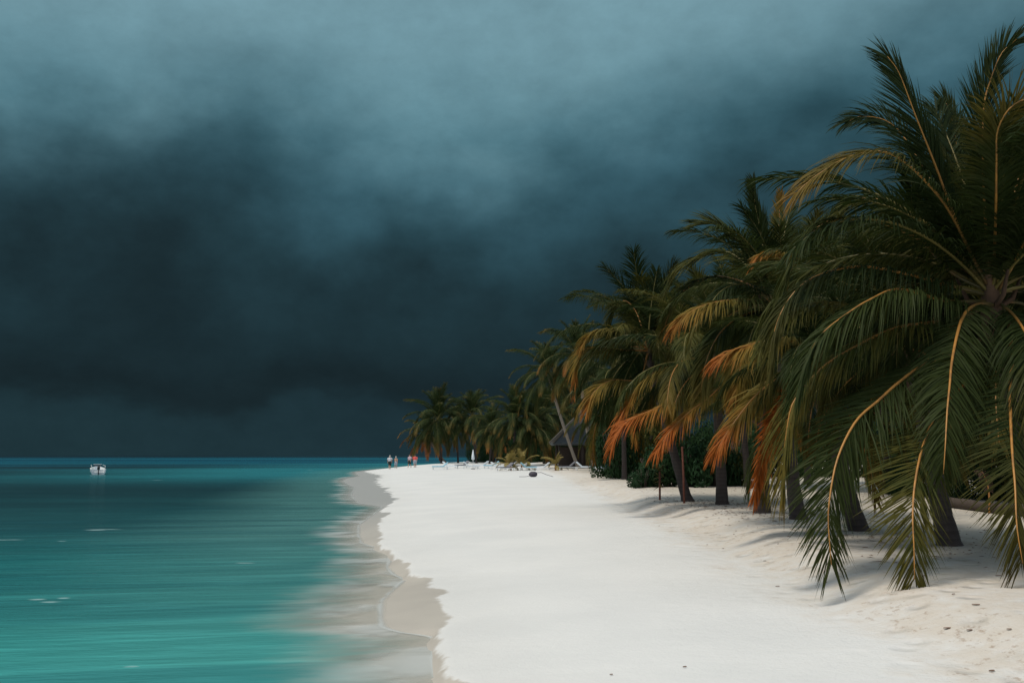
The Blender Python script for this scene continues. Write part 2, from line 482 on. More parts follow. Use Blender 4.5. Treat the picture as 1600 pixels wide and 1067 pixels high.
hh = nt.m('ADD', nt.m('MULTIPLY', n_b, 0.5), nt.m('ADD', nt.m('MULTIPLY', n_c, 0.18), nt.m('MULTIPLY', fpm, 0.9)))
bst = nt.m('MULTIPLY', nt.m('SUBTRACT', 1.0, wet), nt.sm(sx, 1.0, 4.5, 0.4, 1.0))
bm_ = nt.n('ShaderNodeBump', {'Height': hh, 'Strength': bst, 'Distance': 0.09}).outputs[0]
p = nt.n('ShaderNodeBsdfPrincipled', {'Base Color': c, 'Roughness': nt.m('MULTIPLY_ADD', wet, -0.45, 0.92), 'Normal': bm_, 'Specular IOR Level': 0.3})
finish(nt, p.outputs[0])

# water material
m_wat, nt = mat('sea_water')
pos = nt.n('ShaderNodeNewGeometry').outputs['Position']
swA = nt.n('ShaderNodeAttribute', attribute_name='sw').outputs['Fac']
sx, sy, sz = nt.n('ShaderNodeSeparateXYZ', {0: pos}).outputs
dist = nt.m('MAXIMUM', nt.n('ShaderNodeVectorMath', {0: pos}, operation='LENGTH').outputs['Value'], 2.0)
rotp = nt.mapv(pos, (1, 1, 1), rot=(0, 0, R(-9)))
st1 = nt.noise(nt.mapv(rotp, (0.07, 0.55, 1)), 1.0, 5, 0.55, 0.4)
st2 = nt.noise(nt.mapv(rotp, (0.25, 2.2, 1)), 1.0, 5, 0.6, 0.3)
st3 = nt.noise(nt.mapv(pos, (0.006, 0.045, 1)), 1.0, 5, 0.6, 0.3)
stf = nt.noise(nt.mapv(pos, (0.0012, 0.012, 1)), 1.0, 4, 0.6, 0.2)
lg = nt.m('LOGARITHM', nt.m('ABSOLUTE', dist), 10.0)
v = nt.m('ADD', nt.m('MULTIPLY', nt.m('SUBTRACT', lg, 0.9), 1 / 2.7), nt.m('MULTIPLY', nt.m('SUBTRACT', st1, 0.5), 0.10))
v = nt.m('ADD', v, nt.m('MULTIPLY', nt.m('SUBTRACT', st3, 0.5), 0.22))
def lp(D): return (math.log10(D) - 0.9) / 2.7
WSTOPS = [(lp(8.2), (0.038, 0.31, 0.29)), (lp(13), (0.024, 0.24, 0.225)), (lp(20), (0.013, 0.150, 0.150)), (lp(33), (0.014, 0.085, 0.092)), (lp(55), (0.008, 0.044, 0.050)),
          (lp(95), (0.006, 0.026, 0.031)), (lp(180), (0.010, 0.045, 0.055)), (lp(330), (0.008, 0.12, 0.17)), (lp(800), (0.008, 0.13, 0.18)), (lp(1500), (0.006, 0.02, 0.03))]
deep = nt.ramp(v, WSTOPS)  # depth tints by distance; far cyan band has its sunlit brightness painted in
# brighter sand-bottomed lagoon off the point
lag = nt.m('MULTIPLY', nt.sm(nt.m('ADD', swA, nt.m('MULTIPLY', st3, 30.0)), -45, 5), nt.sm(sy, 60, 120))
deep = nt.mix(nt.m('MULTIPLY', lag, 0.85), deep, (0.025, 0.22, 0.25))
deep = nt.mix(nt.m('MULTIPLY', nt.sm(stf, 0.54, 0.44), nt.sm(sy, 120, 260)), deep, nt.mix(1.0, deep, (0.35, 0.4, 0.5), 'MULTIPLY'))
deep = nt.mix(nt.m('MULTIPLY', nt.sm(swA, -9.0, -1.0), nt.sm(sy, 12, 30, 0.35, 0.62)), deep, (0.10, 0.27, 0.25))
streak = nt.m('MULTIPLY', nt.sm(st2, 0.45, 0.70), 0.55)
deep = nt.mix(streak, deep, nt.mix(1.0, deep, (1.7, 1.6, 1.6), 'MULTIPLY'))
deep = nt.mix(nt.m('MULTIPLY', nt.sm(st1, 0.53, 0.40), 0.6), deep, nt.mix(1.0, deep, (0.55, 0.62, 0.68), 'MULTIPLY'))
# shallow: milky, suspended sand near the edge
edge = nt.m('ADD', swA, nt.m('MULTIPLY', nt.m('SUBTRACT', st1, 0.5), 0.8))
edge = nt.m('ADD', edge, nt.m('MULTIPLY', nt.m('SUBTRACT', st2, 0.5), 0.8))
edge = nt.m('ADD', edge, nt.m('MULTIPLY', nt.m('SUBTRACT', nt.noise(nt.mapv(rotp, (0.7, 1.7, 1)), 2.0, 5, 0.65, 0.5), 0.5), 0.9))
edge = nt.m('MULTIPLY', edge, nt.sm(sy, 13, 34, 1.05, 1.9))
milk = nt.sm(edge, -2.2, -0.1)
col = nt.mix(milk, deep, (0.37, 0.40, 0.35))
foam_n = nt.noise(nt.mapv(rotp, (0.6, 0.9, 1)), 0.8, 3, 0.5, 0.3)
foam = nt.m('MULTIPLY', nt.m('MULTIPLY', nt.sm(swA, -1.7, -0.2), nt.sm(foam_n, 0.42, 0.66)), 0.7)
ln = nt.m('ADD', swA, nt.m('MULTIPLY', nt.m('SUBTRACT', foam_n, 0.5), 0.35))
foam = nt.m('MAXIMUM', foam, nt.m('MULTIPLY', nt.m('MULTIPLY', nt.sm(ln, -0.20, -0.07), nt.sm(swA, 0.02, -0.03)), 0.75))
caps = nt.noise(nt.mapv(pos, (0.16, 1.1, 1), (3.7, 1.9, 0)), 1.0, 5, 0.6)
capm = nt.m('MULTIPLY', nt.sm(caps, 0.785, 0.82), nt.sm(swA, -3, -6))
crin = nt.sm(nt.noise(nt.mapv(pos, (1.2, 7, 1)), 1.0, 5, 0.7), 0.40, 0.56)
for cpx, cpy, rx, ry in [(162, 827, 0.55, 0.22), (148, 828, 0.3, 0.12), (100, 934, 0.10, 0.07), (80, 940, 0.16, 0.08), (58, 936, 0.13, 0.08), (384, 879, 0.2, 0.10), (205, 1041, 0.08, 0.05), (8, 843, 0.5, 0.12), (97, 845, 0.12, 0.1), (245, 750, 0.5, 0.5), (484, 734, 0.5, 1.0)]:
    r_ = ray(cpx, cpy); k_ = -CAMZ / r_.z
    dd = nt.n('ShaderNodeVectorMath', {0: nt.mapv(pos, (1 / rx, 1 / ry, 1), (-r_.x * k_ / rx, -r_.y * k_ / ry, 0))}, operation='LENGTH').outputs['Value']
    capm = nt.m('MAXIMUM', capm, nt.m('MULTIPLY', nt.sm(dd, 1.3, 0.3), crin))
col = nt.mix(foam, col, (0.74, 0.76, 0.75))
col = nt.mix(nt.m('MULTIPLY', capm, 0.6), col, (0.55, 0.7, 0.7))
alpha = nt.m('MAXIMUM', nt.m('MULTIPLY', nt.sm(edge, 0.3, -1.6), 1.0), nt.m('MULTIPLY', foam, nt.sm(swA, 0.0, -0.10)))
alpha = nt.m('MAXIMUM', alpha, nt.sm(swA, 0.0, -0.15, 0, 0.22))
rip = nt.noise(nt.mapv(rotp, (0.9, 3.2, 1)), 1.6, 4, 0.6, 0.4)
wb = nt.m('ADD', nt.m('MULTIPLY', st1, 0.5), nt.m('ADD', nt.m('MULTIPLY', st2, 0.22), nt.m('MULTIPLY', rip, nt.sm(sy, 60, 12, 0.0, 0.16))))
bn = nt.n('ShaderNodeBump', {'Height': wb, 'Strength': nt.sm(swA, -1.0, -4.0, 0.03, 0.5), 'Distance': 0.35}).outputs[0]
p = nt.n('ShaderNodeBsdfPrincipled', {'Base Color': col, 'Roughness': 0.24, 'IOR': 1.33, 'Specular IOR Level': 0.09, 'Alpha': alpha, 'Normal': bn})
finish(nt, p.outputs[0])

ys = np.concatenate([np.linspace(-60, 3.8, 40), np.exp(np.arange(math.log(4), math.log(340), 0.0085)), [360, 400, 450, 500, 560, 600]])
ss = np.concatenate([-np.geomspace(2500, 6, 40), np.linspace(-5.5, -0.3, 22), np.linspace(-0.2, 14, 190), np.geomspace(14.3, 2500, 60)])
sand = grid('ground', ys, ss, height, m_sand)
tag(sand, kind='structure')
ysw = np.concatenate([np.linspace(-2000, -70, 8), np.linspace(-60, 3.8, 30), np.exp(np.arange(math.log(4), math.log(340), 0.012)), np.geomspace(350, 45000, 40)])
ssw = np.concatenate([-np.geomspace(45000, 20, 40), np.linspace(-19, -0.3, 60), np.linspace(-0.2, 4, 30), [6, 10, 30, 100, 400, 2000, 9000, 30000]])
sea = grid('sea', ysw, ssw, None, m_wat)
tag(sea, kind='structure')
# sea bed reaching the horizon beneath the water
mb = MB()
mb.add([(-45000, -3000, -4.2), (45000, -3000, -4.2), (45000, 45000, -4.2), (-45000, 45000, -4.2)], [(0, 1, 2, 3)])
tag(mb.build('sea_bed', m_sand), kind='structure')

# ------------------------------------------------------------------ palm fronds
def resample(pts, n):
    """Catmull-Rom through pts, n points equally spaced by length"""
    p = [np.array(q, float) for q in pts]
    p = [2 * p[0] - p[1]] + p + [2 * p[-1] - p[-2]]
    out = []
    for i in range(1, len(p) - 2):
        for t in np.linspace(0, 1, 14, endpoint=False):
            a, b, c_, d = p[i - 1], p[i], p[i + 1], p[i + 2]
            out.append(0.5 * ((2 * b) + (c_ - a) * t + (2 * a - 5 * b + 4 * c_ - d) * t * t + (3 * b - a - 3 * c_ + d) * t ** 3))
    out.append(p[-2])
    out = np.array(out)
    L = np.concatenate([[0], np.cumsum(np.linalg.norm(np.diff(out, axis=0), axis=1))])
    q = np.linspace(0, L[-1], n)
    return np.stack([np.interp(q, L, out[:, k]) for k in range(3)], 1), L[-1]

def nrm(a):
    return a / np.maximum(1e-9, np.linalg.norm(a, axis=-1, keepdims=True))

def frond_geo(pts, leaf=0.95, n=75, seed=0, twist=0.0, segs=3, droop=0.55, width=0.034, stiff=0.0, rib=0.028, start=0.14, wind=(-0.10, 0, 0), away=0.0, spread=None, fan=1.0):
    """returns (leaf verts, leaf faces, leaf t, rib pts, rib radii)"""
    rg = np.random.RandomState(seed)
    C, L = resample(pts, 40)
    T = nrm(np.gradient(C, axis=0))
    Z = np.array([0, 0, 1.0])
    # transported side vector
    S = np.zeros_like(C)
    s0 = np.cross(T[0], Z)
    if np.linalg.norm(s0) < 0.25:
        s0 = np.cross(nrm(C[-1] - C[0]), Z)
    s0 = nrm(s0)
    for i in range(len(C)):
        s0 = nrm(s0 - T[i] * np.dot(s0, T[i]))
        S[i] = s0
    tt = np.linspace(0, 1, len(C))
    ang = twist * np.clip((tt + 0.25) / 0.6, 0, 1)
    N = np.cross(S, T)
    S = S * np.cos(ang)[:, None] + N * np.sin(ang)[:, None]
    if spread:       # lower part hangs with its leaflets spread sideways
        wgt = np.clip((tt - spread[0]) / (spread[1] - spread[0]), 0, 1)[:, None]
        X_ = np.array([1.0, 0.15, 0.0]) * (1 if S[-1][0] > 0 else -1)
        X_ = nrm(X_[None, :] - T * (T @ X_)[:, None])
        S = nrm(S * (1 - wgt) + X_ * wgt)
    N = np.cross(S, T)
    V, Fc, A = [], [], []
    base = 0
    down = np.array([0, 0, -1.0])
    wv = np.array(wind, float)
    gust = rg.uniform(0.6, 1.4)
    for side in (-1, 1):
        ts = np.linspace(start, 0.995, n) + rg.uniform(-0.004, 0.004, n)
        ts = np.clip(ts, 0, 1)
        keep = rg.rand(n) > 0.05
        clump = np.interp(ts, np.linspace(0, 1, 12), rg.uniform(-0.16, 0.16, 12))
        for j in range(n):
            if not keep[j]: continue
            t = ts[j]
            q = np.array([np.interp(t, tt, C[:, k]) for k in range(3)])
            k = min(len(C) - 1, int(round(t * (len(C) - 1))))
            tn, sn, nn = T[k], S[k], N[k]
            l = leaf * (0.62 + 0.38 * math.sin(min(1, (t - start) / 0.30) * math.pi / 2)) * (1 - 0.50 * max(0, (t - 0.5) / 0.5) ** 2.2)
            l *= rg.uniform(0.82, 1.1)
            aa = R(60) * (1 - t) + R(24) * t + rg.normal(0, 0.09) + clump[j]
            aa *= fan
            d = sn * side * math.sin(aa) + tn * math.cos(aa) + (nn * (0.22 - 0.1 * t + rg.normal(0, 0.09)) if not away else np.array([0.0, away, 0.0]) + nn * rg.normal(0, 0.09))
            d = d / np.linalg.norm(d)
            g = droop * (0.75 + 0.5 * rg.rand()) * (1 - stiff)
            p_ = q.copy()
            wd = width * rg.uniform(0.8, 1.15)
            sl = l / segs
            wdir = np.cross(d, nn) if abs(np.dot(d, nn)) < 0.9 else np.cross(d, sn)
            wdir = wdir / np.linalg.norm(wdir)
            tw = rg.normal(0, 0.5)
            wdir = wdir * math.cos(tw) + np.cross(d, wdir) * math.sin(tw)
            for m_ in range(segs + 1):
                f = m_ / segs
                ww = wd * (0.55 + 0.9 * f if f < 0.35 else 1.0 * (1 - (f - 0.35) / 0.65) ** 0.8 * 0.95 + 0.04) * 0.5
                V.append(p_ - wdir * ww); V.append(p_ + wdir * ww)
                A += [t + 0.10 * f] * 2
                if m_ < segs:
                    Fc.append((base + 2 * m_, base + 2 * m_ + 1, base + 2 * m_ + 3, base + 2 * m_ + 2))
                    d = d + down * g * (0.5 + f) + wv * gust * 0.8
                    d = d / np.linalg.norm(d)
                    p_ = p_ + d * sl
                    wdir = wdir - d * np.dot(wdir, d)
                    wdir = wdir / max(1e-6, np.linalg.norm(wdir))
            base += 2 * (segs + 1)
    R_ = rib * (1 - tt) ** 0.8 + 0.004
    return V, Fc, A, C, R_

def rot_local(C, loc):
    return C

def make_frond(parent, pts, dry=0.0, mat_=None, ribm=None, **kw):
    """one frond (leaflets) with its midrib as a sub-part; points already in parent space"""
    V, Fc, A, C, Rr = frond_geo(pts, **kw)
    mb = MB(); mb.add(V, Fc, 0, t=A)
    o = mb.build('frond', mat_ or M_LEAF, parent, smooth=False)
    o['dry'] = dry
    mr = MB(); mr.tube([tuple(x) for x in C], list(Rr), 6, t=True)
    mr.build('midrib', ribm or (M_RIB if dry > 0.05 else M_RIBG), o)
    return o

# library of generic fronds along +X for the mid-distance palms
def generic_pts(e0, bend, L, side=0.0, n=9):
    pts = [(0, 0, 0)]
    x = y = z = 0
    for i in range(n):
        t = (i + 0.5) / n
        e = e0 - bend * t ** 1.25
        a = side * t
        x += L / n * math.cos(e) * math.cos(a); y += L / n * math.cos(e) * math.sin(a); z += L / n * math.sin(e)
        pts.append((x, y, z))
    return pts
LIB = {}
ELS = [82, 62, 42, 20, 0, -25]
for ei, e in enumerate(ELS):
    for vv in range(3):
        rg = random.Random(ei * 10 + vv)
        bend = R([38, 70, 95, 95, 80, 55][ei] + rg.uniform(-14, 14))
        pts = generic_pts(R(e + rg.uniform(-6, 6)), bend, 4.4 * rg.uniform(0.9, 1.1) * (0.8 if ei == 0 else 1), rg.uniform(-0.4, 0.4))
        V, Fc, A, C, Rr = frond_geo(pts, leaf=0.98, n=105, seed=ei * 7 + vv, segs=3, droop=[0.22, 0.34, 0.5, 0.6, 0.6, 0.5][ei], width=0.042, wind=(0, 0, 0), rib=0.032)
        mb = MB(); mb.add(V, Fc, 0, t=A)
        mr = MB(); mr.tube([tuple(x) for x in C], list(Rr), 5)
        LIB[(ei, vv)] = (mb.mesh('frond', M_LEAF, False), mr.mesh('midrib', M_RIBG), mr.mesh('midrib', M_RIB), (V, Fc, A, C, Rr))

def hub_fibre(parent, hub, r=0.24):
    mb = MB()
    rg = random.Random(int(hub[0] * 100))
    top = Vector(hub)
    mb.tube([top + Vector((0, 0, -0.75)), top + Vector((0, 0, -0.35)), top + Vector((0, 0, 0.05)), top + Vector((0, 0, 0.45))], [r * 0.6, r * 0.95, r * 0.75, r * 0.2], 9)
    for k in range(3):
        a = k * 2.4
        b = top + Vector((math.cos(a) * r * 0.5, math.sin(a) * r * 0.5, -0.2))
        mb.tube([b, b + Vector((math.cos(a) * 0.25, math.sin(a) * 0.25, 0.16)), b + Vector((math.cos(a) * 0.40, math.sin(a) * 0.40, 0.52))], [0.05, 0.04, 0.02], 5)
    mb.build('crown_shaft', M_FIBRE, parent)

def trunk(parent, hub, r0=0.15, bark=None, bow=0.3, seed=0):
    """base at the parent's origin, up to the local point hub"""
    rg = random.Random(seed)
    hub = Vector(hub)
    horiz = Vector((hub.x, hub.y, 0))
    pts = []; rad = []
    n = 26
    for i in range(n):
        t = i / (n - 1)
        lean = t ** (1 - bow * 0.4)
        p = horiz * lean + Vector((0, 0, hub.z * t - 0.25 * (1 - t)))
        p += Vector((math.sin(t * 5 + seed) * 0.02, math.cos(t * 4 + seed) * 0.02, 0))
        pts.append(p)
        rad.append(r0 * (1.0 - 0.28 * t) * (1 + 0.75 * math.exp(-t * hub.z / 0.28)) * (1 + 0.05 * math.sin(i * 2.2)))
    mb = MB(); mb.tube(pts, rad, 12)
    return mb.build('trunk', bark or M_TRUNK, parent)

def add_generic(parent, hub, n=22, seed=0, scale=1.0, dryness=0.3, az0=None, lo=0.0, skip=None, dkmat=False, drytop=False):
    rg = random.Random(seed)
    for k in range(n):
        f = k / (n - 1)
        ei = min(5, int(f * 5.99))
        az_ = k * 2.39996 + rg.uniform(-0.25, 0.25) + seed
        if skip and skip(az_ % (2 * math.pi), ei): continue
        lib = LIB[(ei, rg.randrange(3))]
        dr = max(0, dryness * (0.2 + ei * 0.2) * rg.uniform(0.1, 1.2)) if (ei >= 2 or drytop) else rg.uniform(0, 0.06)
        if ei < 3 and rg.random() < 0.5: dr = 0
        o = bpy.data.objects.new('frond', lib[0]); link(o, parent)
        o.location = hub; sc = scale * rg.uniform(0.85, 1.1); o.scale = (sc, sc, sc)
        o.rotation_euler = (rg.uniform(-0.2, 0.2), 0, az_)
        o['dry'] = dr
        r_ = bpy.data.objects.new('midrib', lib[2] if dr > 0.1 else lib[1]); link(r_, o)

def palm(base, hub, label, group='coconut palms along the beach', r0=0.15, seed=0, bark=None, bow=0.3):
    """base and hub in world space; returns the palm's root and its local hub"""
    b = Vector(base)
    root = empty('coconut_palm', b, label, 'palm tree', group)
    lh = Vector(hub) - b
    trunk(root, lh, r0, bark, bow, seed)
    hub_fibre(root, lh, 0.17)
    return root, lh

def traced(root, specs):
    """fronds given by their photographed course and a depth for root and tip"""
    b = root.location
    for i, s in enumerate(specs):
        px, d0, d1 = s[0], s[1], s[2]
        kw = dict(s[3]) if len(s) > 3 else {}
        # depth follows the share of the course already run
        acc = [0]
        for a, c_ in zip(px, px[1:]): acc.append(acc[-1] + math.hypot(a[0] - c_[0], a[1] - c_[1]))
        pts = [P(x, y, d0 + (d1 - d0) * math.sin(acc[j] / acc[-1] * math.pi / 2)) - b for j, (x, y) in enumerate(px)]
        kw.setdefault('seed', 100 + i + int(d0 * 7))
        make_frond(root, pts, **kw)

GRP = 'coconut palms along the beach'
# ---- palm A: the big one at the right edge, trunk just outside the frame
DA = 15.0
hubA = P(1548, 462, DA)
baseA = Vector((P(1660, 800, DA + 1).x, DA + 1.2, 0)); baseA.z = H(baseA.x, baseA.y)
A, hA = palm(baseA, hubA, 'largest nearest coconut palm with huge drooping fronds at right edge of photo', r0=0.17, seed=1)
big = dict(leaf=1.04, n=215, segs=4, width=0.025, rib=0.022, ribm=M_RIB_GOLD)
traced(A, [
    ([(1545, 450), (1500, 360), (1462, 260), (1430, 180), (1405, 115), (1386, 88)], DA, DA - 0.8, dict(big, dry=0.02, droop=0.06, leaf=0.85, spread=(0.0, 0.3), wind=(-0.03, 0, 0), fan=0.62)),
    ([(1545, 450), (1529, 421), (1490, 342), (1461, 300), (1413, 253), (1374, 237), (1325, 246), (1275, 275), (1240, 305)], DA, DA - 1.3, dict(big, dry=0.16, droop=0.30, leaf=0.95, twist=0.5)),
    ([(1548, 445), (1540, 350), (1536, 250), (1537, 169), (1549, 121), (1565, 84), (1588, 62)], DA, DA - 0.6, dict(big, dry=0.03, droop=0.07, leaf=0.8, spread=(0.0, 0.3), wind=(0.03, 0, 0), fan=0.6)),
    ([(1552, 445), (1556, 330), (1557, 253), (1560, 200), (1590, 160), (1650, 150)], DA, DA - 2.0, dict(big, dry=0.14, droop=0.25, leaf=0.8)),
    ([(1545, 455), (1487, 426), (1444, 381), (1411, 362), (1369, 346), (1326, 342), (1298, 345), (1270, 362), (1248, 393), (1232, 440), (1222, 510)], DA, DA + 0.3, dict(big, dry=0.05, droop=0.5)),
    ([(1545, 462), (1470, 442), (1411, 427), (1357, 417), (1318, 419), (1284, 428), (1256, 443), (1234, 466), (1217, 497), (1208, 530), (1204, 580)], DA, DA - 1.2, dict(big, dry=0.10, droop=0.5)),
    ([(1545, 470), (1480, 470), (1405, 452), (1360, 468), (1324, 490), (1284, 522), (1262, 560), (1245, 610)], DA, DA - 2.0, dict(big, dry=0.0, droop=0.55, leaf=1.1)),
    ([(1545, 475), (1467, 519), (1419, 523), (1383, 529), (1357, 533), (1332, 545), (1305, 575), (1290, 620)], DA, DA + 1.0, dict(big, dry=0.10)),
    ([(1545, 480), (1480, 500), (1400, 512), (1330, 545), (1290, 570), (1261, 600), (1238, 632), (1229, 676), (1224, 727), (1222, 772)], DA, DA - 1.6, dict(big, dry=0.12, droop=0.45, leaf=0.95)),
    ([(1552, 500), (1520, 540), (1470, 559), (1442, 570), (1401, 600), (1372, 626), (1343, 651), (1324, 680), (1308, 718), (1299, 759), (1294, 804), (1296, 845), (1299, 882)], DA, DA - 2.8, dict(big, dry=0.05, droop=0.14, leaf=1.0, spread=(0.35, 0.7), wind=(0, 0, 0), rib=0.028, away=0.3)),
    ([(1560, 480), (1540, 474), (1518, 480), (1504, 497), (1495, 525), (1487, 567), (1484, 600), (1480, 641), (1477, 696), (1474, 740)], DA, DA - 2.6, dict(big, dry=0.04, droop=0.2, leaf=0.8, spread=(0.2, 0.5), wind=(0, 0, 0), rib=0.027, away=0.3)),
    ([(1560, 520), (1520, 585), (1474, 635), (1455, 664), (1439, 708), (1429, 759), (1426, 807), (1428, 855), (1429, 905)], DA, DA - 3.0, dict(big, dry=0.07, droop=0.06, leaf=0.92, spread=(0.2, 0.5), wind=(0, 0, 0), rib=0.03, away=0.3)),
    ([(1562, 480), (1575, 500), (1581, 560), (1579, 600), (1579, 648), (1582, 712), (1586, 759), (1589, 823), (1598, 880)], DA, DA - 3.2, dict(big, dry=0.10, droop=0.06, leaf=0.9, spread=(0.1, 0.35), wind=(0, 0, 0), rib=0.03, away=0.3)),
    # fronds to the right and behind, leaving the frame
    ([(1555, 450), (1600, 400), (1660, 380), (1720, 400), (1760, 460)], DA, DA + 1.5, dict(big, dry=0.08)),
    ([(1550, 450), (1575, 350), (1600, 250), (1640, 180), (1690, 150)], DA, DA + 1.0, dict(big, dry=0.3, droop=0.3)),
    ([(1548, 450), (1518, 350), (1500, 270), (1490, 200), (1478, 160)], DA, DA + 1.6, dict(big, dry=0.0, droop=0.08, leaf=0.85, spread=(0.0, 0.3), fan=0.6)),
    ([(1555, 470), (1610, 480), (1660, 540), (1690, 640), (1700, 760)], DA, DA + 1.0, dict(big, dry=0.12)),
    ([(1548, 465), (1525, 478), (1490, 520), (1462, 580), (1450, 640)], DA, DA + 3.0, dict(big, dry=0.1, leaf=0.85)),
    ([(1548, 455), (1500, 420), (1440, 420), (1390, 470), (1370, 560)], DA, DA + 3.2, dict(big, dry=0.05)),
    ([(1548, 452), (1490, 390), (1420, 330), (1350, 310), (1300, 340)], DA, DA + 2.6, dict(big, dry=0.0, droop=0.4)),
    ([(1548, 452), (1510, 370), (1460, 290), (1400, 200), (1350, 182), (1322, 192)], DA, DA + 2.0, dict(big, dry=0.0, droop=0.2, leaf=0.85)),
    ([(1558, 470), (1590, 500), (1620, 560), (1640, 660)], DA, DA - 2.5, dict(big, dry=0.1)),
    ([(1556, 460), (1580, 420), (1620, 350), (1680, 330)], DA, DA - 1.0, dict(big, dry=0.05, droop=0.3)),
])
add_generic(A, hA, 34, 77, 0.85, 0.1, skip=lambda a, e: e >= 4 or (math.cos(a - R(250)) > 0.55 and e > 2))
# ---- palm B, trunk base just right of the middle drooping frond
gb = G(1486, 852)
B, hB = palm(gb, P(1425, 545, gb.y + 0.6), 'coconut palm with thick leaning trunk half hidden behind the hanging front fronds', r0=0.165, seed=2)
add_generic(B, hB, 38, 5, 0.82, 0.12, skip=lambda a, e: e >= 5)
# ---- palm C
gc_ = G(1348, 829)
C_, hC = palm(gc_, P(1283, 590, gc_.y - 0.2), 'leaning coconut palm behind leftmost long hanging frond, dark trunk flaring at its foot', r0=0.17, seed=3)
add_generic(C_, hC, 32, 9, 0.62, 0.15)
dC = gc_.y
traced(C_, [
    ([(1283, 590), (1250, 575), (1218, 590), (1181, 618), (1153, 652), (1133, 680), (1119, 705)], dC, dC - 1.5, dict(dry=0.34, leaf=0.95, n=150)),
    ([(1283, 585), (1265, 600), (1240, 625), (1212, 660), (1197, 695), (1187, 735), (1180, 775)], dC, dC - 2.2, dict(dry=1.0, leaf=0.7, n=150, twist=1.5, droop=0.25, width=0.045)),
    ([(1283, 580), (1240, 535), (1209, 530), (1167, 540), (1140, 550), (1122, 562)], dC, dC - 1.8, dict(dry=0.30, leaf=1.0, n=160)),
])
# ---- palm D: tall one whose crown stands out against the sky
gd = G(1254, 811)
D_, hD = palm(gd, P(1215, 478, gd.y), 'tall coconut palm with curved trunk and wind-blown upright fronds left of the largest palm', r0=0.17, seed=4, bow=1.1)
dD = gd.y
mid = dict(leaf=1.05, n=135, width=0.044)
traced(D_, [
    ([(1213, 480), (1200, 461), (1183, 424), (1169, 396), (1147, 371), (1120, 352), (1095, 350)], dD, dD - 1.0, dict(mid, dry=0.05, droop=0.16, twist=0.9)),
    ([(1215, 478), (1198, 420), (1188, 360), (1180, 320), (1177, 285)], dD, dD + 0.6, dict(mid, dry=0.05, droop=0.05, leaf=0.65, spread=(0.0, 0.3), fan=0.6)),
    ([(1215, 478), (1216, 400), (1217, 350), (1220, 305)], dD, dD + 1.6, dict(mid, dry=0.15, droop=0.05, leaf=0.55, spread=(0.0, 0.3), fan=0.6)),
    ([(1213, 478), (1203, 472), (1147, 469), (1107, 475), (1076, 489), (1054, 510)], dD, dD - 2.0, dict(mid, dry=0.24, droop=0.5)),
    ([(1213, 476), (1180, 430), (1140, 395), (1100, 398), (1065, 418), (1042, 450)], dD, dD + 1.5, dict(mid, dry=0.05, droop=0.4)),
    ([(1215, 480), (1170, 445), (1120, 432), (1080, 445), (1050, 480), (1035, 520)], dD, dD + 2.2, dict(mid, dry=0.1, droop=0.5)),
    ([(1216, 480), (1230, 430), (1215, 400), (1190, 398), (1178, 412)], dD, dD - 2.5, dict(mid, dry=0.26, droop=0.4, leaf=0.7)),
    ([(1213, 484), (1170, 490), (1130, 515), (1105, 560), (1095, 610)], dD, dD - 1.5, dict(mid, dry=0.12)),
    ([(1213, 484), (1180, 510), (1160, 560), (1150, 620)], dD, dD - 2.0, dict(mid, dry=0.2)),
])
add_generic(D_, hD, 32, 14, 0.72, 0.12)
# ---- palm G (third trunk)
gg = G(1129, 788)
G_, hG = palm(gg, P(1118, 575, gg.y), 'coconut palm with straight thin trunk second from the two red stakes', r0=0.17, seed=6)
dG = gg.y
traced(G_, [
    ([(1118, 575), (1095, 590), (1060, 620), (1020, 640), (985, 655), (965, 675), (955, 702)], dG, dG - 2, dict(mid, dry=0.50, leaf=1.05)),
    ([(1180, 575), (1139, 593), (1108, 621), (1074, 646), (1046, 675), (1024, 707)], dG, dG - 3, dict(mid, dry=0.38)),
    ([(1118, 575), (1060, 570), (1010, 590), (984, 627), (962, 668)], dG, dG - 1, dict(mid, dry=0.36)),
])
add_generic(G_, hG, 38, 21, 0.9, 0.16, skip=lambda a, e: e >= 5)
# ---- palm F (trunk beside the red stake)
gf = G(1078, 783)
F_, hF = palm(gf, P(1012, 545, gf.y + 1), 'slender coconut palm leaning left beside the taller red stake', r0=0.16, seed=7)
dF = gf.y
traced(F_, [
    ([(1012, 545), (980, 528), (950, 515), (925, 520), (911, 538)], dF, dF - 1.5, dict(mid, dry=0.20)),
    ([(1012, 548), (960, 546), (920, 543), (905, 562), (900, 590)], dF, dF - 1.0, dict(mid, dry=0.25)),
    ([(1012, 552), (998, 592), (956, 594), (928, 613), (918, 640)], dF, dF - 2.0, dict(mid, dry=0.24)),
    ([(1012, 545), (1015, 500), (1020, 460), (1026, 425)], dF, dF, dict(mid, dry=0.0, droop=0.05, leaf=0.7, twist=1.2)),
    ([(1012, 545), (995, 490), (975, 470), (958, 490), (952, 530)], dF, dF + 1, dict(mid, dry=0.1)),
])
add_generic(F_, hF, 38, 30, 0.85, 0.14, skip=lambda a, e: e >= 5)
# ---- palm H: short stout one behind the orange frond
gh = G(1188, 801)
Hh, hH = palm(gh, P(1196, 655, gh.y), 'short stout coconut palm whose dark stub trunk shows under the hanging orange frond', r0=0.19, seed=8)
add_generic(Hh, hH, 22, 41, 0.5, 0.3, skip=lambda a, e: e >= 4)

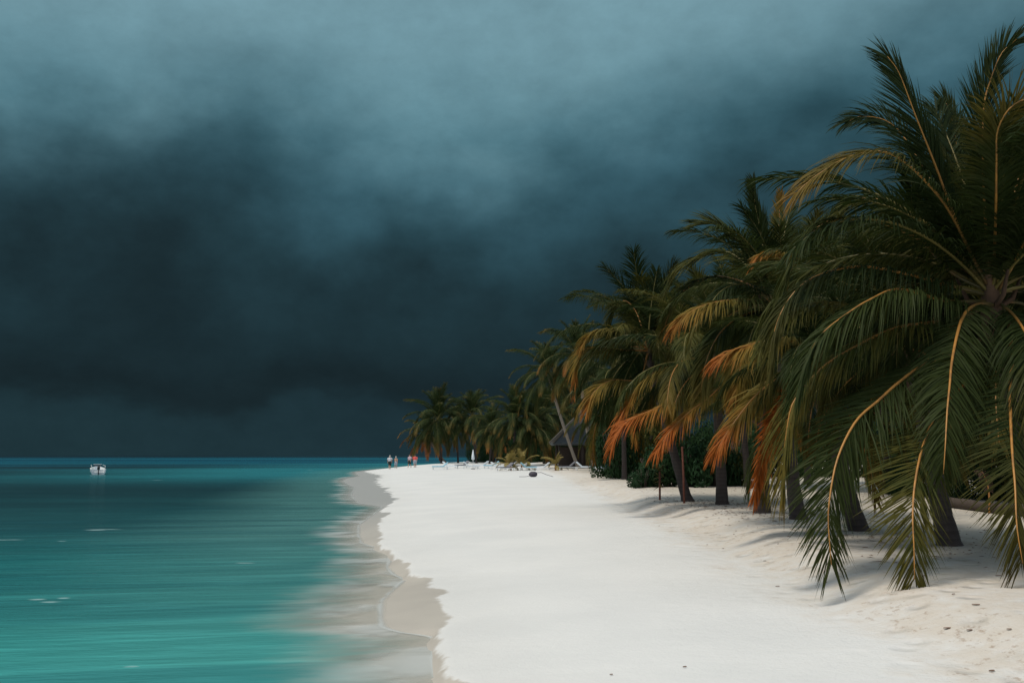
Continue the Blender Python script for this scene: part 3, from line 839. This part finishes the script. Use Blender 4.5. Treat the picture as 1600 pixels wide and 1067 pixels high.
# ---- grove palms deeper among the trees
grove = [
    (1600, 790, 30, 1580, 520, 'coconut palm standing behind the largest palm at right edge', 0.2),
    (1500, 775, 34, 1490, 560, 'shaded coconut palm deep in the grove behind the low hedge', 0.2),
    (1390, 768, 38, 1370, 480, 'shaded coconut palm behind the leaning trunks in the middle of the grove', 0.25),
    (1310, 765, 42, 1290, 500, 'thin shaded coconut palm at the back of the grove right of the tall curved trunk', 0.25),
    (1262, 765, 50, 1262, 440, 'distant dark trunked coconut palm seen just right of the curved trunk', 0.2),
    (1170, 760, 46, 1150, 530, 'dark coconut palm rising from the broad leaved bush', 0.4),
    (1070, 752, 55, 1060, 560, 'coconut palm rising behind the broad leaved bush', 0.5),
    (975, 745, 62, 975, 600, 'coconut palm at the left end of the grove with orange lower fronds', 0.35),
    (1010, 742, 70, 1040, 535, 'tall coconut palm behind the left end of the grove', 0.3),
    (1440, 745, 60, 1450, 570, 'far coconut palm at the back of the grove between two near trunks', 0.3),
]
for i, (bx_, by_, D, hx, hy, lab, dr) in enumerate(grove):
    bp = P(bx_, by_, D); bp.z = H(bp.x, bp.y)
    r_, h_ = palm(bp, P(hx, hy, D), lab, r0=0.16, seed=20 + i)
    add_generic(r_, h_, 34, 50 + i * 3, 1.15, dr * 0.5)

# ---- far palms: one crown mesh each
def crown_mesh(seed, n=24, dryness=0.3, scale=1.0):
    rg = random.Random(seed)
    mb = MB()
    for k in range(n):
        f = k / (n - 1)
        ei = min(5, int(f * 5.99))
        V, Fc, A_, C, Rr = LIB[(ei, rg.randrange(3))][3]
        sc = scale * rg.uniform(0.85, 1.1)
        a = k * 2.39996 + rg.uniform(-0.3, 0.3)
        c_, s_ = math.cos(a), math.sin(a)
        arr = np.array(V) * sc
        # thin leaflets are widened a little: every second one is dropped
        arr = np.stack([arr[:, 0] * c_ - arr[:, 1] * s_, arr[:, 0] * s_ + arr[:, 1] * c_, arr[:, 2]], 1)
        dr = dryness * (ei / 5) * rg.uniform(0.3, 1.6)
        mb.add(arr, Fc, 0, t=[x - 1 + dr * 1.25 + 0.0 for x in A_])
        pr = [(x * sc * c_ - y * sc * s_, x * sc * s_ + y * sc * c_, z * sc) for x, y, z in C]
        mb.tube(pr, list(Rr), 4, 1)
    return mb
far = [
    # base px, D, hub px, hub py, scale, dryness, label, pale bark
    (906, 118, 856, 584, 1.05, 0.3, 'tall slender coconut palm leaning left in front of the thatched hut', True),
    (928, 105, 903, 556, 0.95, 0.5, 'tall coconut palm with orange tinged crown rising beside the hut roof', True),
    (690, 172, 684, 657, 1.3, 0.35, 'leftmost coconut palm at the tip of the point, beside the walkers', False),
    (699, 180, 668, 680, 1.0, 0.9, 'low brownish coconut palm at the far tip of the point', True),
    (716, 185, 714, 662, 1.0, 0.3, 'second coconut palm from the tip of the point', False),
    (745, 170, 738, 650, 1.15, 0.2, 'dark upright coconut palm between the tip palms and the loungers', False),
    (765, 160, 768, 672, 0.9, 0.5, 'small coconut palm behind the white parasol', False),
    (800, 140, 806, 655, 1.15, 0.25, 'full rounded coconut palm behind the yellow young palms', False),
    (825, 140, 832, 668, 1.1, 0.4, 'bushy coconut palm left of the thatched hut', False),
    (850, 150, 850, 650, 1.1, 0.35, 'coconut palm directly behind the leaning slender trunk', False),
    (958, 95, 950, 650, 1.0, 0.3, 'coconut palm with pale trunk between the hut and the grove', True),
    (940, 130, 935, 612, 1.1, 0.3, 'coconut palm behind the right side of the hut roof', False),
    (885, 160, 885, 640, 1.1, 0.3, 'coconut palm behind the hut', False),
    (975, 120, 985, 640, 1.1, 0.3, 'coconut palm far behind the orange tipped frond', False),
]
m_far = []
def far_leaf():
    # same leaf, dryness carried per vertex
    m, nt = mat('palm_leaf_far')
    t = nt.n('ShaderNodeAttribute', attribute_name='t').outputs['Fac']
    tcx = nt.n('ShaderNodeTexCoord').outputs['Object']
    nz = nt.noise(tcx, 1.2, 3, 0.6); nf = nt.noise(tcx, 8, 3, 0.6)
    g = nt.mix(nf, (0.022, 0.042, 0.014), (0.060, 0.080, 0.022))
    a = nt.m('ADD', t, nt.m('MULTIPLY', nt.m('SUBTRACT', nz, 0.5), 0.5))
    c = nt.mix(nt.sm(a, -0.15, 0.3), g, (0.17, 0.115, 0.03))
    c = nt.mix(nt.sm(a, 0.1, 0.6), c, (0.36, 0.13, 0.035))
    p = nt.n('ShaderNodeBsdfPrincipled', {'Base Color': c, 'Roughness': 0.6, 'Specular IOR Level': 0.14})
    tr = nt.n('ShaderNodeBsdfTranslucent', {'Color': c})
    finish(nt, nt.n('ShaderNodeMixShader', {0: 0.3, 1: p.outputs[0], 2: tr.outputs[0]}).outputs[0])
    return m
M_LEAF_FAR = far_leaf()
for i, (bx_, D, hx, hy, sc, dr, lab, pale) in enumerate(far):
    bp = P(bx_, 730, D); bp.z = H(bp.x, bp.y)
    root = empty('coconut_palm', bp, lab, 'palm tree', GRP)
    lh = P(hx, hy, D) - bp
    trunk(root, lh, 0.20 if pale else 0.17, M_TRUNK_PALE if pale else M_TRUNK, 0.35, i)
    o = crown_mesh(300 + i, 40, dr * 0.55, sc * 1.22).build('crown', [M_LEAF_FAR, M_RIBG], root, smooth=False)
    o.location = lh

M_LEAF_YEL = simple_mat('young_palm_leaf', (0.26, 0.20, 0.045), 0.6, 0.4, 5)
# ---- young yellow palms among the loungers
for i, (px, py, D, sc, lab) in enumerate([(798, 727, 112, 0.50, 'yellow green young palm on the sand, left one of the pair'),
                                          (815, 727, 114, 0.55, 'yellow green young palm on the sand, right one of the pair'),
                                          (868, 727, 108, 0.42, 'small orange tinged young palm in front of the hut')]):
    bp = P(px, py, D); bp.z = H(bp.x, bp.y)
    root = empty('young_palm', bp, lab, 'young palm', 'young palms in front of the trees')
    mb = MB(); mb.tube([(0, 0, -0.1), (0, 0, 0.35), (0, 0, 0.6)], [0.12, 0.1, 0.05], 7)
    mb.build('trunk', M_RIB, root)
    cm = MB(); rg = random.Random(i + 70)
    for k in range(15):
        ei = rg.choice([0, 1, 1, 2, 3])
        V, Fc, A_, C, Rr = LIB[(ei, rg.randrange(3))][3]
        a = k * 2.4; c_, s_ = math.cos(a), math.sin(a)
        arr = np.array(V) * sc * np.array([1, 1, 1.0])
        arr = np.stack([arr[:, 0] * c_ - arr[:, 1] * s_, arr[:, 0] * s_ + arr[:, 1] * c_, arr[:, 2] + 0.4], 1)
        cm.add(arr, Fc, 0, t=[rg.uniform(-0.1, 0.35)] * len(V))
    cm.build('crown', M_LEAF_YEL, root, smooth=False)

# ------------------------------------------------------------------ bushes
def bush_mesh(seed, n=2600, leaf=0.16):
    rg = np.random.RandomState(seed)
    mb = MB()
    cl = [(rg.uniform(-0.75, 0.75), rg.uniform(-0.7, 0.7), rg.uniform(0.15, 0.75), rg.uniform(0.28, 0.5)) for _ in range(11)]
    V = []; Fc = []; A_ = []
    for i in range(n):
        c = cl[rg.randint(len(cl))]
        d = rg.normal(size=3); d /= np.linalg.norm(d)
        r = c[3] * (0.55 + 0.5 * rg.rand() ** 0.5)
        p = np.array(c[:3]) + d * r
        if p[2] < 0.01: p[2] = rg.uniform(0.01, 0.12)
        nn = nrm(d + rg.normal(0, 0.5, 3))
        u_ = nrm(np.cross(nn, rg.normal(size=3))); v_ = np.cross(nn, u_)
        s = leaf * rg.uniform(0.6, 1.1)
        b = len(V)
        V += [p - u_ * s * 0.5, p + v_ * s * 0.28 + nn * s * 0.06, p + u_ * s * 0.55, p - v_ * s * 0.28 + nn * s * 0.06]
        Fc.append((b, b + 1, b + 2, b + 3)); A_ += [0.0] * 4
    mb.add(V, Fc, 0, t=A_)
    return mb.mesh('foliage', M_BUSH, False)
def stems_mesh(seed):
    rg = random.Random(seed); mb = MB()
    for k in range(9):
        a = rg.uniform(0, 6.28); q = rg.uniform(0.2, 0.6)
        mb.tube([(0.15 * math.cos(a), 0.15 * math.sin(a), -0.1), (0.5 * q * math.cos(a), 0.5 * q * math.sin(a), 0.3), (q * math.cos(a), q * math.sin(a), 0.7)], [0.035, 0.025, 0.01], 5)
    return mb.mesh('stem', M_WOODDK)
BM = [bush_mesh(s, 1900, 0.15) for s in (1, 2, 3, 4)]
BM_F = [bush_mesh(s, 5200, 0.085) for s in (11, 12, 13)]
SM = stems_mesh(3)
def bush(bp, sc, lab, k, grp, fine=False, name='leafy_bush', cat='bush'):
    root = empty(name, bp, lab, cat, grp, rz=k * 1.3)
    me = (BM_F if fine else BM)[k % (3 if fine else 4)]
    o = bpy.data.objects.new('foliage', me); link(o, root); o.scale = sc
    s = bpy.data.objects.new('stem', SM); link(s, root); s.scale = sc
def gp(px, D):
    p = P(px, 740, D); p.z = H(p.x, p.y); return p
k = 0
near_b = [(1004, 46, 0.75, 1.15, 'low bright leafed bush at the left end of the green bushes'),
          (1018, 47.5, 0.95, 1.9, 'tallish green bush second from the left end, above the low bright one'),
          (1048, 47, 1.1, 2.3, 'dark green bush behind the shorter staked sapling'),
          (1082, 46.5, 1.15, 2.1, 'dark green bush directly behind the taller red stake'),
          (1112, 47.5, 1.1, 2.4, 'dark green bush between the two thin trunks right of the red stake'),
          (1148, 48, 1.15, 1.8, 'dark green bush behind the second thin trunk, right end of the green bushes')]
for px, D, sx_, sz_, lab in near_b:
    bush(gp(px, D), (sx_, 1.3, sz_), lab, k, 'green bushes under the left palms'); k += 1
GB = 'dense bushes closing the back of the grove'
for j, px in enumerate(range(960, 1960, 62)):
    D = 66 + (j % 3) * 3
    bush(gp(px, D), (2.6, 1.8, 4.2 + 0.8 * math.sin(j * 2.1)), 'tall dark bush in the dense row closing the back of the grove', k, GB, True, 'tall_bush'); k += 1
for j, px in enumerate(range(1400, 1760, 38)):
    D = 37 - j * 1.1
    bush(gp(px, D), (1.0, 0.8, 1.15), 'low dark bush in the hedge crossing the right side of the grove', k, 'low dark bushes forming the hedge in the grove', True, 'low_bush'); k += 1
for j, px in enumerate(list(range(752, 1000, 21))):
    D = 190 - j * 2 if px < 860 else 150
    p_ = gp(px, D)
    if p_.x < np.interp(p_.y, DY, DX) + 5: continue
    bush(p_, (3.2, 2.2, 4.0 + 1.6 * math.sin(j * 1.7) + (2.5 if px > 780 else 0)), 'distant dark bush in the dense row behind the loungers and hut', k, 'distant dark bushes behind the loungers', True, 'tall_bush'); k += 1

# ------------------------------------------------------------------ thatched hut
hp = gp(925, 124)
hut = empty('thatched_hut', hp, 'open sided beach hut with steep grey thatched hip roof among the palms', 'hut')
W, Dp, EH, AH = 4.9, 4.4, 3.0, 6.9
def roof_part(z0, z1, w0, d0, w1, d1, thick):
    vs = []
    for z, w_, d_ in ((z0, w0, d0), (z1, w1, d1)):
        vs += [(-w_, -d_, z), (w_, -d_, z), (w_, d_, z), (-w_, d_, z)]
    vs += [(x * 0.96, y * 0.96, z - thick) for x, y, z in vs]
    fs = []
    for a in (0, 1, 2, 3):
        b = (a + 1) % 4
        fs += [(a, b, b + 4, a + 4), (a + 8, a + 12, b + 12, b + 8), (a, a + 8, b + 8, b)]
    fs += [(4, 5, 6, 7), (12, 15, 14, 13)]
    return vs, fs
mb = MB()
for lv in range(7):           # overlapping courses of thatch
    a0, a1 = lv / 7, (lv + 1) / 7 + 0.03
    z0 = EH + (AH - EH) * a0; z1 = EH + (AH - EH) * min(1, a1)
    w0 = W * (1 - a0) + 1.2 * a0 + 0.12; w1 = W * (1 - min(1, a1)) + 1.2 * min(1, a1)
    d0 = Dp * (1 - a0) + 0.1 * a0 + 0.12; d1 = Dp * (1 - min(1, a1)) + 0.1 * min(1, a1)
    v_, f_ = roof_part(z0 - 0.1, z1, w0, d0, w1, d1, 0.2)
    mb.add(v_, f_)
rf_o = mb.build('roof', M_THATCH, hut, smooth=False)
mb = MB()
mb.tube([(-1.3, 0, AH + 0.02), (1.3, 0, AH + 0.02)], 0.22, 8)
for sx_ in (-1, 1):
    for sy_ in (-1, 1):
        mb.tube([(sx_ * 1.2, sy_ * 0.1, AH), (sx_ * (W + 0.1), sy_ * (Dp + 0.1), EH + 0.05)], [0.17, 0.2], 6)
mb.build('ridge_cap', M_THATCH_R, rf_o)
for sx_ in (-4.2, -1.4, 1.4, 4.2):
    for sy_ in (-3.6, 3.6):
        mb = MB(); mb.tube([(sx_, sy_, -0.2), (sx_, sy_, EH)], 0.13, 8); mb.build('post', M_WOODDK, hut)
mb = MB(); mb.box((0, 2.4, 1.25), (8.0, 0.2, 2.5)); mb.build('back_wall', M_WOODDK, hut, smooth=False)
mb = MB(); mb.box((0, -3.6, EH - 0.1), (8.6, 0.16, 0.22)); mb.box((0, 3.6, EH - 0.1), (8.6, 0.16, 0.22)); mb.build('eave_beam', M_WOODRED, hut, smooth=False)

# ------------------------------------------------------------------ sun loungers
def lounger(loc, rz, lab, cush, grp='sun loungers in front of the distant palms'):
    root = empty('sun_lounger', loc, lab, 'sun lounger', grp, rz)
    f = MB()
    f.box((0, -0.33, 0.3), (2.0, 0.06, 0.07)); f.box((0, 0.33, 0.3), (2.0, 0.06, 0.07)); f.box((-0.97, 0, 0.3), (0.06, 0.6, 0.06)); f.box((0.97, 0, 0.3), (0.06, 0.6, 0.06))
    f.build('frame', M_WHITE, root, smooth=False)
    for sx_ in (-0.85, 0.85):
        for sy_ in (-0.33, 0.33):
            l = MB(); l.box((sx_, sy_, 0.13), (0.06, 0.055, 0.26)); l.build('leg', M_WHITE, root, smooth=False)
    m_ = MB(); m_.box((-0.32, 0, 0.39), (1.3, 0.62, 0.11)); m_.build('mattress', cush, root, smooth=False)
    b = MB(); b.box((0.60, 0, 0.62), (0.78, 0.62, 0.10), Matrix.Rotation(R(-40), 3, 'Y')); b.build('backrest', cush, root, smooth=False)
    return root
lg_ = [(688, 120, 'pale blue lounger nearest the tip palms', M_CUSHB), (703, 124, 'white lounger beside the pale blue one by the tip palms', M_CUSH), (722, 128, 'grey lounger left of the white parasol', M_CUSHG),
       (736, 122, 'white lounger under the white parasol', M_CUSH), (752, 126, 'white lounger right of the white parasol', M_CUSH), (768, 124, 'pale blue lounger near the middle of the distant row', M_CUSHB), (779, 118, 'white lounger left of the grey one by the young palms', M_CUSH),
       (790, 110, 'grey lounger just left of the yellow young palms', M_CUSHG), (826, 112, 'pale blue lounger right of the yellow young palms', M_CUSHB), (846, 112, 'white lounger just left of the hut', M_CUSH),
       (886, 108, 'grey lounger at the foot of the leaning slender palm', M_CUSHG), (914, 106, 'white lounger in front of the right part of the hut', M_CUSH), (942, 100, 'white lounger right of the hut', M_CUSH), (955, 98, 'pale blue lounger near the grove', M_CUSHB), (972, 94, 'white lounger nearest the grove', M_CUSH)]
for i, (px, D, lab, cu) in enumerate(lg_):
    lounger(gp(px, D), [0.2, 2.9, 0.6, 3.3, -0.3][i % 5], lab, cu)
# parasol, closed, by the loungers
pp = gp(739, 121)
par = empty('parasol', pp, 'closed white parasol standing among the distant loungers', 'parasol')
mb = MB(); mb.tube([(0, 0, -0.2), (0, 0, 2.35)], 0.03, 8); mb.build('pole', M_WHITE, par)
mb = MB(); mb.tube([(0, 0, 1.1), (0, 0, 1.2), (0, 0, 1.6), (0, 0, 2.1), (0, 0, 2.3)], [0.08, 0.2, 0.16, 0.08, 0.03], 10); mb.build('canopy', M_CUSH, par)
mb = MB(); mb.tube([(0, 0, 0), (0, 0, 0.1)], 0.25, 12); mb.build('base', M_CUSHG, par)

# ------------------------------------------------------------------ dark bundle with rope on the open sand
bp = G(833, 745)
bd = empty('canvas_bundle', bp, 'dark rounded bundle lying alone on the open white sand', 'bundle')
mb = MB(); rg = random.Random(3)
mb.ball((0, 0, 0.20), 0.30, 0, 16, 10, (1.15, 0.8, 0.72))
mb.v = [(x * (1 + rg.uniform(-.06, .06)), y, max(z * (1 + rg.uniform(-.08, .08)), -0.01)) for x, y, z in mb.v]
mb.build('body', M_DARK, bd)
mb = MB(); mb.tube([(-1.1, 0.1, 0.02), (-0.6, -0.05, 0.03), (-0.25, 0, 0.08), (0.3, 0.05, 0.34), (0.65, 0.1, 0.36), (1.0, 0.2, 0.2), (1.6, 0.3, 0.02)], 0.018, 5); mb.build('rope', M_DARK, bd)

# ------------------------------------------------------------------ stakes and sapling
s1 = G(1031, 781)
sp = empty('staked_sapling', s1, 'small sapling tied to a short red brown stake on the sand', 'sapling')
mb = MB(); mb.tube([(0, 0, -0.2), (0.01, 0, 0.95)], 0.035, 7); mb.build('stake', M_WOODRED, sp)
rg = np.random.RandomState(5); mb = MB(); V = []; Fc = []
for i in range(60):
    a = rg.uniform(0, 6.28); z = rg.uniform(0.45, 1.15); r = 0.05 + rg.uniform(0, 0.12)
    p0 = np.array([math.cos(a) * 0.03, math.sin(a) * 0.03, z]); d = nrm(np.array([math.cos(a), math.sin(a), rg.uniform(-0.8, 0.6)]))
    w_ = nrm(np.cross(d, [0, 0, 1])) * 0.03; b = len(V)
    V += [p0, p0 + d * r + w_, p0 + d * r * 2, p0 + d * r - w_]; Fc.append((b, b + 1, b + 2, b + 3))
mb.add(V, Fc, 0, t=[0.12] * len(V)); mb.build('foliage', M_LEAF_FAR, sp, smooth=False)
s2 = G(1069, 786)
mb = MB(); mb.tube([(0, 0, -0.2), (0.0, 0, 0.8), (-0.03, 0, 1.75)], [0.036, 0.036, 0.032], 8)
st = mb.build('wooden_stake', M_WOODRED); st.location = s2
tag(st, 'tall thin red brown stake standing beside the slender leaning palm', 'stake')

# ------------------------------------------------------------------ boat
b0 = P(152, 741, 118); b0.z = 0
boat = empty('motorboat', b0, 'small white motorboat seen from its stern, anchored on the dark water', 'boat', rz=R(25))
mb = MB()
secs = []
for i in range(9):                     # hull sections from stern (y<0) to bow
    t = i / 8
    y = -2.2 + 4.6 * t
    hw = 0.76 * (1 - max(0, (t - 0.45) / 0.55) ** 2.2) + 0.02
    top = 0.62 + 0.32 * t * t
    kl = -0.18 + 0.25 * max(0, t - 0.7)
    secs.append([(-hw * 1.06, y, top), (-hw, y, top * 0.45), (-hw * 0.82, y, 0.02), (0, y, kl), (hw * 0.82, y, 0.02), (hw, y, top * 0.45), (hw * 1.06, y, top)])
    secs[-1] += [(hw * 0.86, y, top), (hw * 0.8, y, 0.25 + 0.2 * t), (-hw * 0.8, y, 0.25 + 0.2 * t), (-hw * 0.86, y, top)]
n = 11
vs = [p for s_ in secs for p in s_]
fs = [(i * n + j, i * n + (j + 1) % n, (i + 1) * n + (j + 1) % n, (i + 1) * n + j) for i in range(8) for j in range(n)]
fs += [tuple(range(n - 1, -1, -1)), tuple(8 * n + j for j in range(n))]
mb.add(vs, fs); mb.build('hull', M_WHITE, boat, smooth=False)
mb = MB(); mb.box((0, -1.95, 0.42), (1.15, 0.10, 0.30)); mb.build('transom_board', M_WHITE, boat, smooth=False)
mb = MB(); mb.box((0, 0.3, 0.62), (0.62, 0.55, 0.62)); mb.build('console', M_CUSH, boat, smooth=False)
mb = MB(); mb.box((0, 0.5, 1.0), (0.86, 0.03, 0.26), Matrix.Rotation(R(-20), 3, 'X')); ws = mb.build('windscreen', M_GLASS, boat, smooth=False)
mb = MB(); mb.box((0, 0.47, 1.16), (0.94, 0.05, 0.05)); mb.build('windscreen_frame', M_WHITE, ws, smooth=False)
mb = MB(); mb.tube([(0, -2.45, 0.95), (0, -2.42, 0.6)], [0.13, 0.16], 10); mb.box((0, -2.42, 0.2), (0.11, 0.2, 0.85)); mb.build('outboard_motor', M_BLACK, boat)
mb = MB(); mb.tube([(-0.66, -2.15, 0.66), (-0.74, -2.0, 0.98), (-0.74, 0.2, 1.02), (-0.6, 1.4, 1.1)], 0.022, 6); mb.build('side_rail', M_WHITE, boat)
mb = MB(); mb.tube([(0.66, -2.15, 0.66), (0.74, -2.0, 0.98), (0.74, 0.2, 1.02), (0.6, 1.4, 1.1)], 0.022, 6); mb.build('side_rail', M_WHITE, boat)
mb = MB(); mb.box((0, -1.25, 0.45), (1.1, 0.35, 0.12)); mb.build('seat', M_CUSHG, boat, smooth=False)

# ------------------------------------------------------------------ people
def person(loc, rz, lab, shirt, shorts, hair, h=1.72, stride=0.22, build=1.0, cap=None):
    k = h / 1.72
    root = empty('person', loc, lab, 'person', 'walkers near the tip of the beach', rz)
    root.scale = (k, k, k)
    V = []; E = []; Rr = []
    def v(p, r, par=None):
        V.append(p); Rr.append(r * build if r > 0.03 else r)
        if par is not None: E.append((par, len(V) - 1))
        return len(V) - 1
    pel = v((0, 0, 0.93), 0.14)
    bel = v((0, 0, 1.08), 0.125, pel); ch = v((0, 0.01, 1.30), 0.15, bel); nk = v((0, 0, 1.47), 0.06, ch)
    h0 = v((0, 0.01, 1.56), 0.075, nk); h1 = v((0, 0.015, 1.63), 0.088, h0); h2 = v((0, 0.005, 1.69), 0.06, h1)
    v((0, 0.105, 1.60), 0.014, h0)                                   # nose
    for s in (-1, 1):
        hip = v((0.095 * s, 0, 0.86), 0.105, pel)
        kn = v((0.10 * s, 0.03 + s * stride * 0.5, 0.48), 0.062, hip)
        an = v((0.10 * s, s * stride - 0.02, 0.09), 0.04, kn)
        v((0.105 * s, s * stride + 0.14, 0.03), 0.035, an)
        sh = v((0.19 * s, 0, 1.40), 0.065, ch)
        eb = v((0.25 * s, -s * 0.07, 1.13), 0.045, sh)
        wr = v((0.24 * s, -s * 0.10 + 0.09, 0.90), 0.028, eb)
        pm = v((0.24 * s, -s * 0.11 + 0.11, 0.83), 0.032, wr)
        for q, ln in enumerate((0.070, 0.080, 0.075, 0.06)):
            f1 = v((0.24 * s + 0.004 * s, -s * 0.11 + 0.08 + 0.022 * q, 0.79), 0.010, pm)
            v((0.232 * s, -s * 0.11 + 0.085 + 0.022 * q, 0.79 - ln * 0.8), 0.008, f1)
        t1 = v((0.215 * s, -s * 0.11 + 0.15, 0.82), 0.011, pm); v((0.20 * s, -s * 0.11 + 0.165, 0.785), 0.009, t1)
    me = bpy.data.meshes.new('tmp'); me.from_pydata(V, E, []); ob = bpy.data.objects.new('tmp', me); COL.objects.link(ob)
    ob.modifiers.new('skin', 'SKIN')
    for i, r in enumerate(Rr):
        me.skin_vertices[0].data[i].radius = (r, r * (0.72 if i in (bel, ch, pel) else 1))
        me.skin_vertices[0].data[i].use_root = (i == pel)
    ob.modifiers.new('sub', 'SUBSURF').levels = 1
    dg = bpy.context.evaluated_depsgraph_get()
    nm = bpy.data.meshes.new_from_object(ob.evaluated_get(dg))
    bpy.data.objects.remove(ob)
    nm.materials.clear(); nm.materials.append(M_SKIN)
    nm.name = 'body'
    for p_ in nm.polygons: p_.use_smooth = True
    link(bpy.data.objects.new('body', nm), root)
    mb = MB(); mb.ball((0, -0.02, 1.66), 0.105, 0, 12, 8, (0.92, 1.05, 0.95)); mb.build('hair', hair, root)
    if shirt:
        mb = MB(); b = build
        def ring(pts, n=14, sq=0.72):
            vs = []
            for (x, y, z, r) in pts:
                for j in range(n):
                    a = 2 * math.pi * j / n
                    vs.append((x + r * math.cos(a), y + r * sq * math.sin(a), z))
            fs = [(i * n + j, i * n + (j + 1) % n, (i + 1) * n + (j + 1) % n, (i + 1) * n + j) for i in range(len(pts) - 1) for j in range(n)]
            mb.add(vs, fs)
        ring([(0, 0, 0.86, 0.17 * b), (0, 0, 1.0, 0.165 * b), (0, 0, 1.2, 0.175 * b), (0, 0, 1.36, 0.195 * b), (0, 0, 1.44, 0.15 * b), (0, 0, 1.485, 0.075)])
        for s in (-1, 1):
            mb.tube([(0.15 * s, 0, 1.41), (0.20 * s * b, -s * .01, 1.37), (0.245 * s * b, -s * 0.045, 1.19)], [0.08, 0.082, 0.075], 9, cap=False)
        mb.build('shirt', shirt, root)
    mb = MB()
    mb.tube([(0, 0, 1.02), (0, 0, 0.92), (0, 0, 0.83)], [0.155 * build, 0.18 * build, 0.18 * build], 14)
    for s in (-1, 1):
        mb.tube([(0.09 * s, 0, 0.88), (0.10 * s, 0.02 + s * stride * 0.3, 0.62), (0.105 * s, 0.03 + s * stride * 0.45, 0.5)], [0.12 * build, 0.105 * build, 0.10 * build], 10, cap=False)
    mb.build('shorts', shorts, root)
    return root
for px, py, rz, lab, a_ in [
    (609, 731, 0.3, 'leftmost walker on the point in white top and dark shorts', (M_SHIRTW, M_SHORTD, M_HAIRG, 1.8, 0.2, 1.1)),
    (618.5, 730.5, -0.2, 'second walker from the left, pale hair and bare tanned torso', (None, M_SHORTG, M_HAIRG, 1.62, 0.1, 1.0)),
    (640, 729.5, 2.7, 'walker in pinkish grey top and dark shorts beside the coral shirt', (M_SHIRTP, M_SHORTD, M_HAIRD, 1.75, 0.2, 1.0)),
    (648.5, 729.8, 0.1, 'rightmost walker, stocky, in coral red shirt and grey shorts', (M_SHIRTR, M_SHORTG, M_HAIRD, 1.68, 0.12, 1.3))]:
    D = 134
    bp = P(px, py, D); bp.z = H(bp.x, bp.y)
    person(bp, rz, lab, a_[0], a_[1], a_[2], a_[3], a_[4], a_[5])

# ------------------------------------------------------------------ fine litter under the palms
rg = np.random.RandomState(8); mb = MB(); V = []; Fc = []
bases = [gb, gc_, gd, gg, gf, gh]
for i in range(1500):
    if i % 3:
        q = bases[rg.randint(6)]; x = q.x + rg.normal(0, 0.9); y = q.y + rg.normal(0, 1.4)
    else:
        x = rg.uniform(5.2, 15); y = rg.uniform(13, 44)
    if x < 4.6: continue
    z = H(x, y) + 0.012; a = rg.uniform(0, 6.28); L_ = rg.uniform(0.015, 0.075) * (2.0 if rg.rand() < 0.06 else 1); w_ = rg.uniform(0.004, 0.012)
    dx_, dy_ = math.cos(a), math.sin(a); b = len(V)
    V += [(x - dx_ * L_, y - dy_ * L_, z), (x - dy_ * w_, y + dx_ * w_, z + 0.012), (x + dx_ * L_, y + dy_ * L_, z), (x + dy_ * w_, y - dx_ * w_, z + 0.004)]
    Fc.append((b, b + 1, b + 2, b + 3))
mb.add(V, Fc)
tag(mb.build('leaf_litter', M_LITTER, smooth=False), 'fine scattered brown leaf litter on the shaded sand under the palms', 'leaf litter', kind='stuff')

# ------------------------------------------------------------------ fallen log lying across the back of the clearing
l0, l1 = G(1470, 791), G(1640, 812)
lg = empty('fallen_log', l0, 'long dark fallen palm log lying on the sand in front of the low hedge', 'log')
mb = MB(); dl = l1 - l0; mb.tube([Vector((0, 0, 0.13)) + dl * t + Vector((0, 0.06 * math.sin(t * 7), 0.015 * math.sin(t * 9))) for t in np.linspace(0, 1, 16)], [0.15 - 0.04 * t + 0.01 * math.sin(t * 25) for t in np.linspace(0, 1, 16)], 10)
mb.build('bark', M_WOODDK, lg)  # dark wood tone stands for the shade the log lies in
# brown dead frond hanging near it
dfp = G(1546, 802)
df = empty('fallen_frond', dfp, 'reddish brown dead palm frond propped upright against the log', 'dead frond')
make_frond(df, [(0, 0, 0), (0.02, 0, 0.3), (0.0, 0.02, 0.7), (-0.1, 0.03, 1.0), (-0.22, 0.05, 1.05)], dry=0.3, mat_=M_FIBRE, leaf=0.22, n=50, twist=1.4, droop=0.9, rib=0.03, start=0.45, seed=9)

# ------------------------------------------------------------------ leaf litter scraps on the sand
rg = random.Random(12)
spots = [(1215, 917, 1.6), (1290, 911, 1.2), (1070, 1044, 1.0), (955, 1056, 0.8), (1525, 946, 2.2), (1480, 983, 2.0), (1515, 987, 1.5), (1216, 851, 1.0), (1380, 849, 3.5), (1352, 856, 2.5),
         (1105, 852, 1.0), (1130, 858, 1.2), (1195, 878, 1.3), (1030, 822, 1.0), (1320, 890, 1.2), (1445, 900, 1.3), (1560, 900, 1.8), (1490, 930, 1.2), (1577, 985, 1.2), (1550, 1050, 1.5), (1250, 850, 1.3), (1150, 830, 1.1), (1400, 880, 1.6), (1460, 870, 2.0)]
for px, py, sc in spots:
    g = G(px, py)
    mb = MB(); L_ = 0.036 * sc; a = rg.uniform(-0.5, 0.5)
    V = []
    for i in range(5):
        t = i / 4; w_ = L_ * 0.22 * math.sin(math.pi * (0.08 + 0.84 * t)) + 0.003
        V += [(L_ * (t - .5), -w_, 0.006), (L_ * (t - .5), 0, 0.002 + 0.004 * t), (L_ * (t - .5), w_, 0.009 + 0.004 * t)]
    Fc = [(i * 3 + j, i * 3 + j + 1, i * 3 + 4 + j, i * 3 + 3 + j) for i in range(4) for j in range(2)]
    mb.add(V, Fc)
    o = mb.build('dry_leaf', M_LITTER); o.location = g + Vector((0, 0, 0.004)); o.rotation_euler = (0, 0, a)
    tag(o, 'small dry brown leaf scrap lying on the pale sand', 'dry leaf', 'dry leaf scraps on the sand')
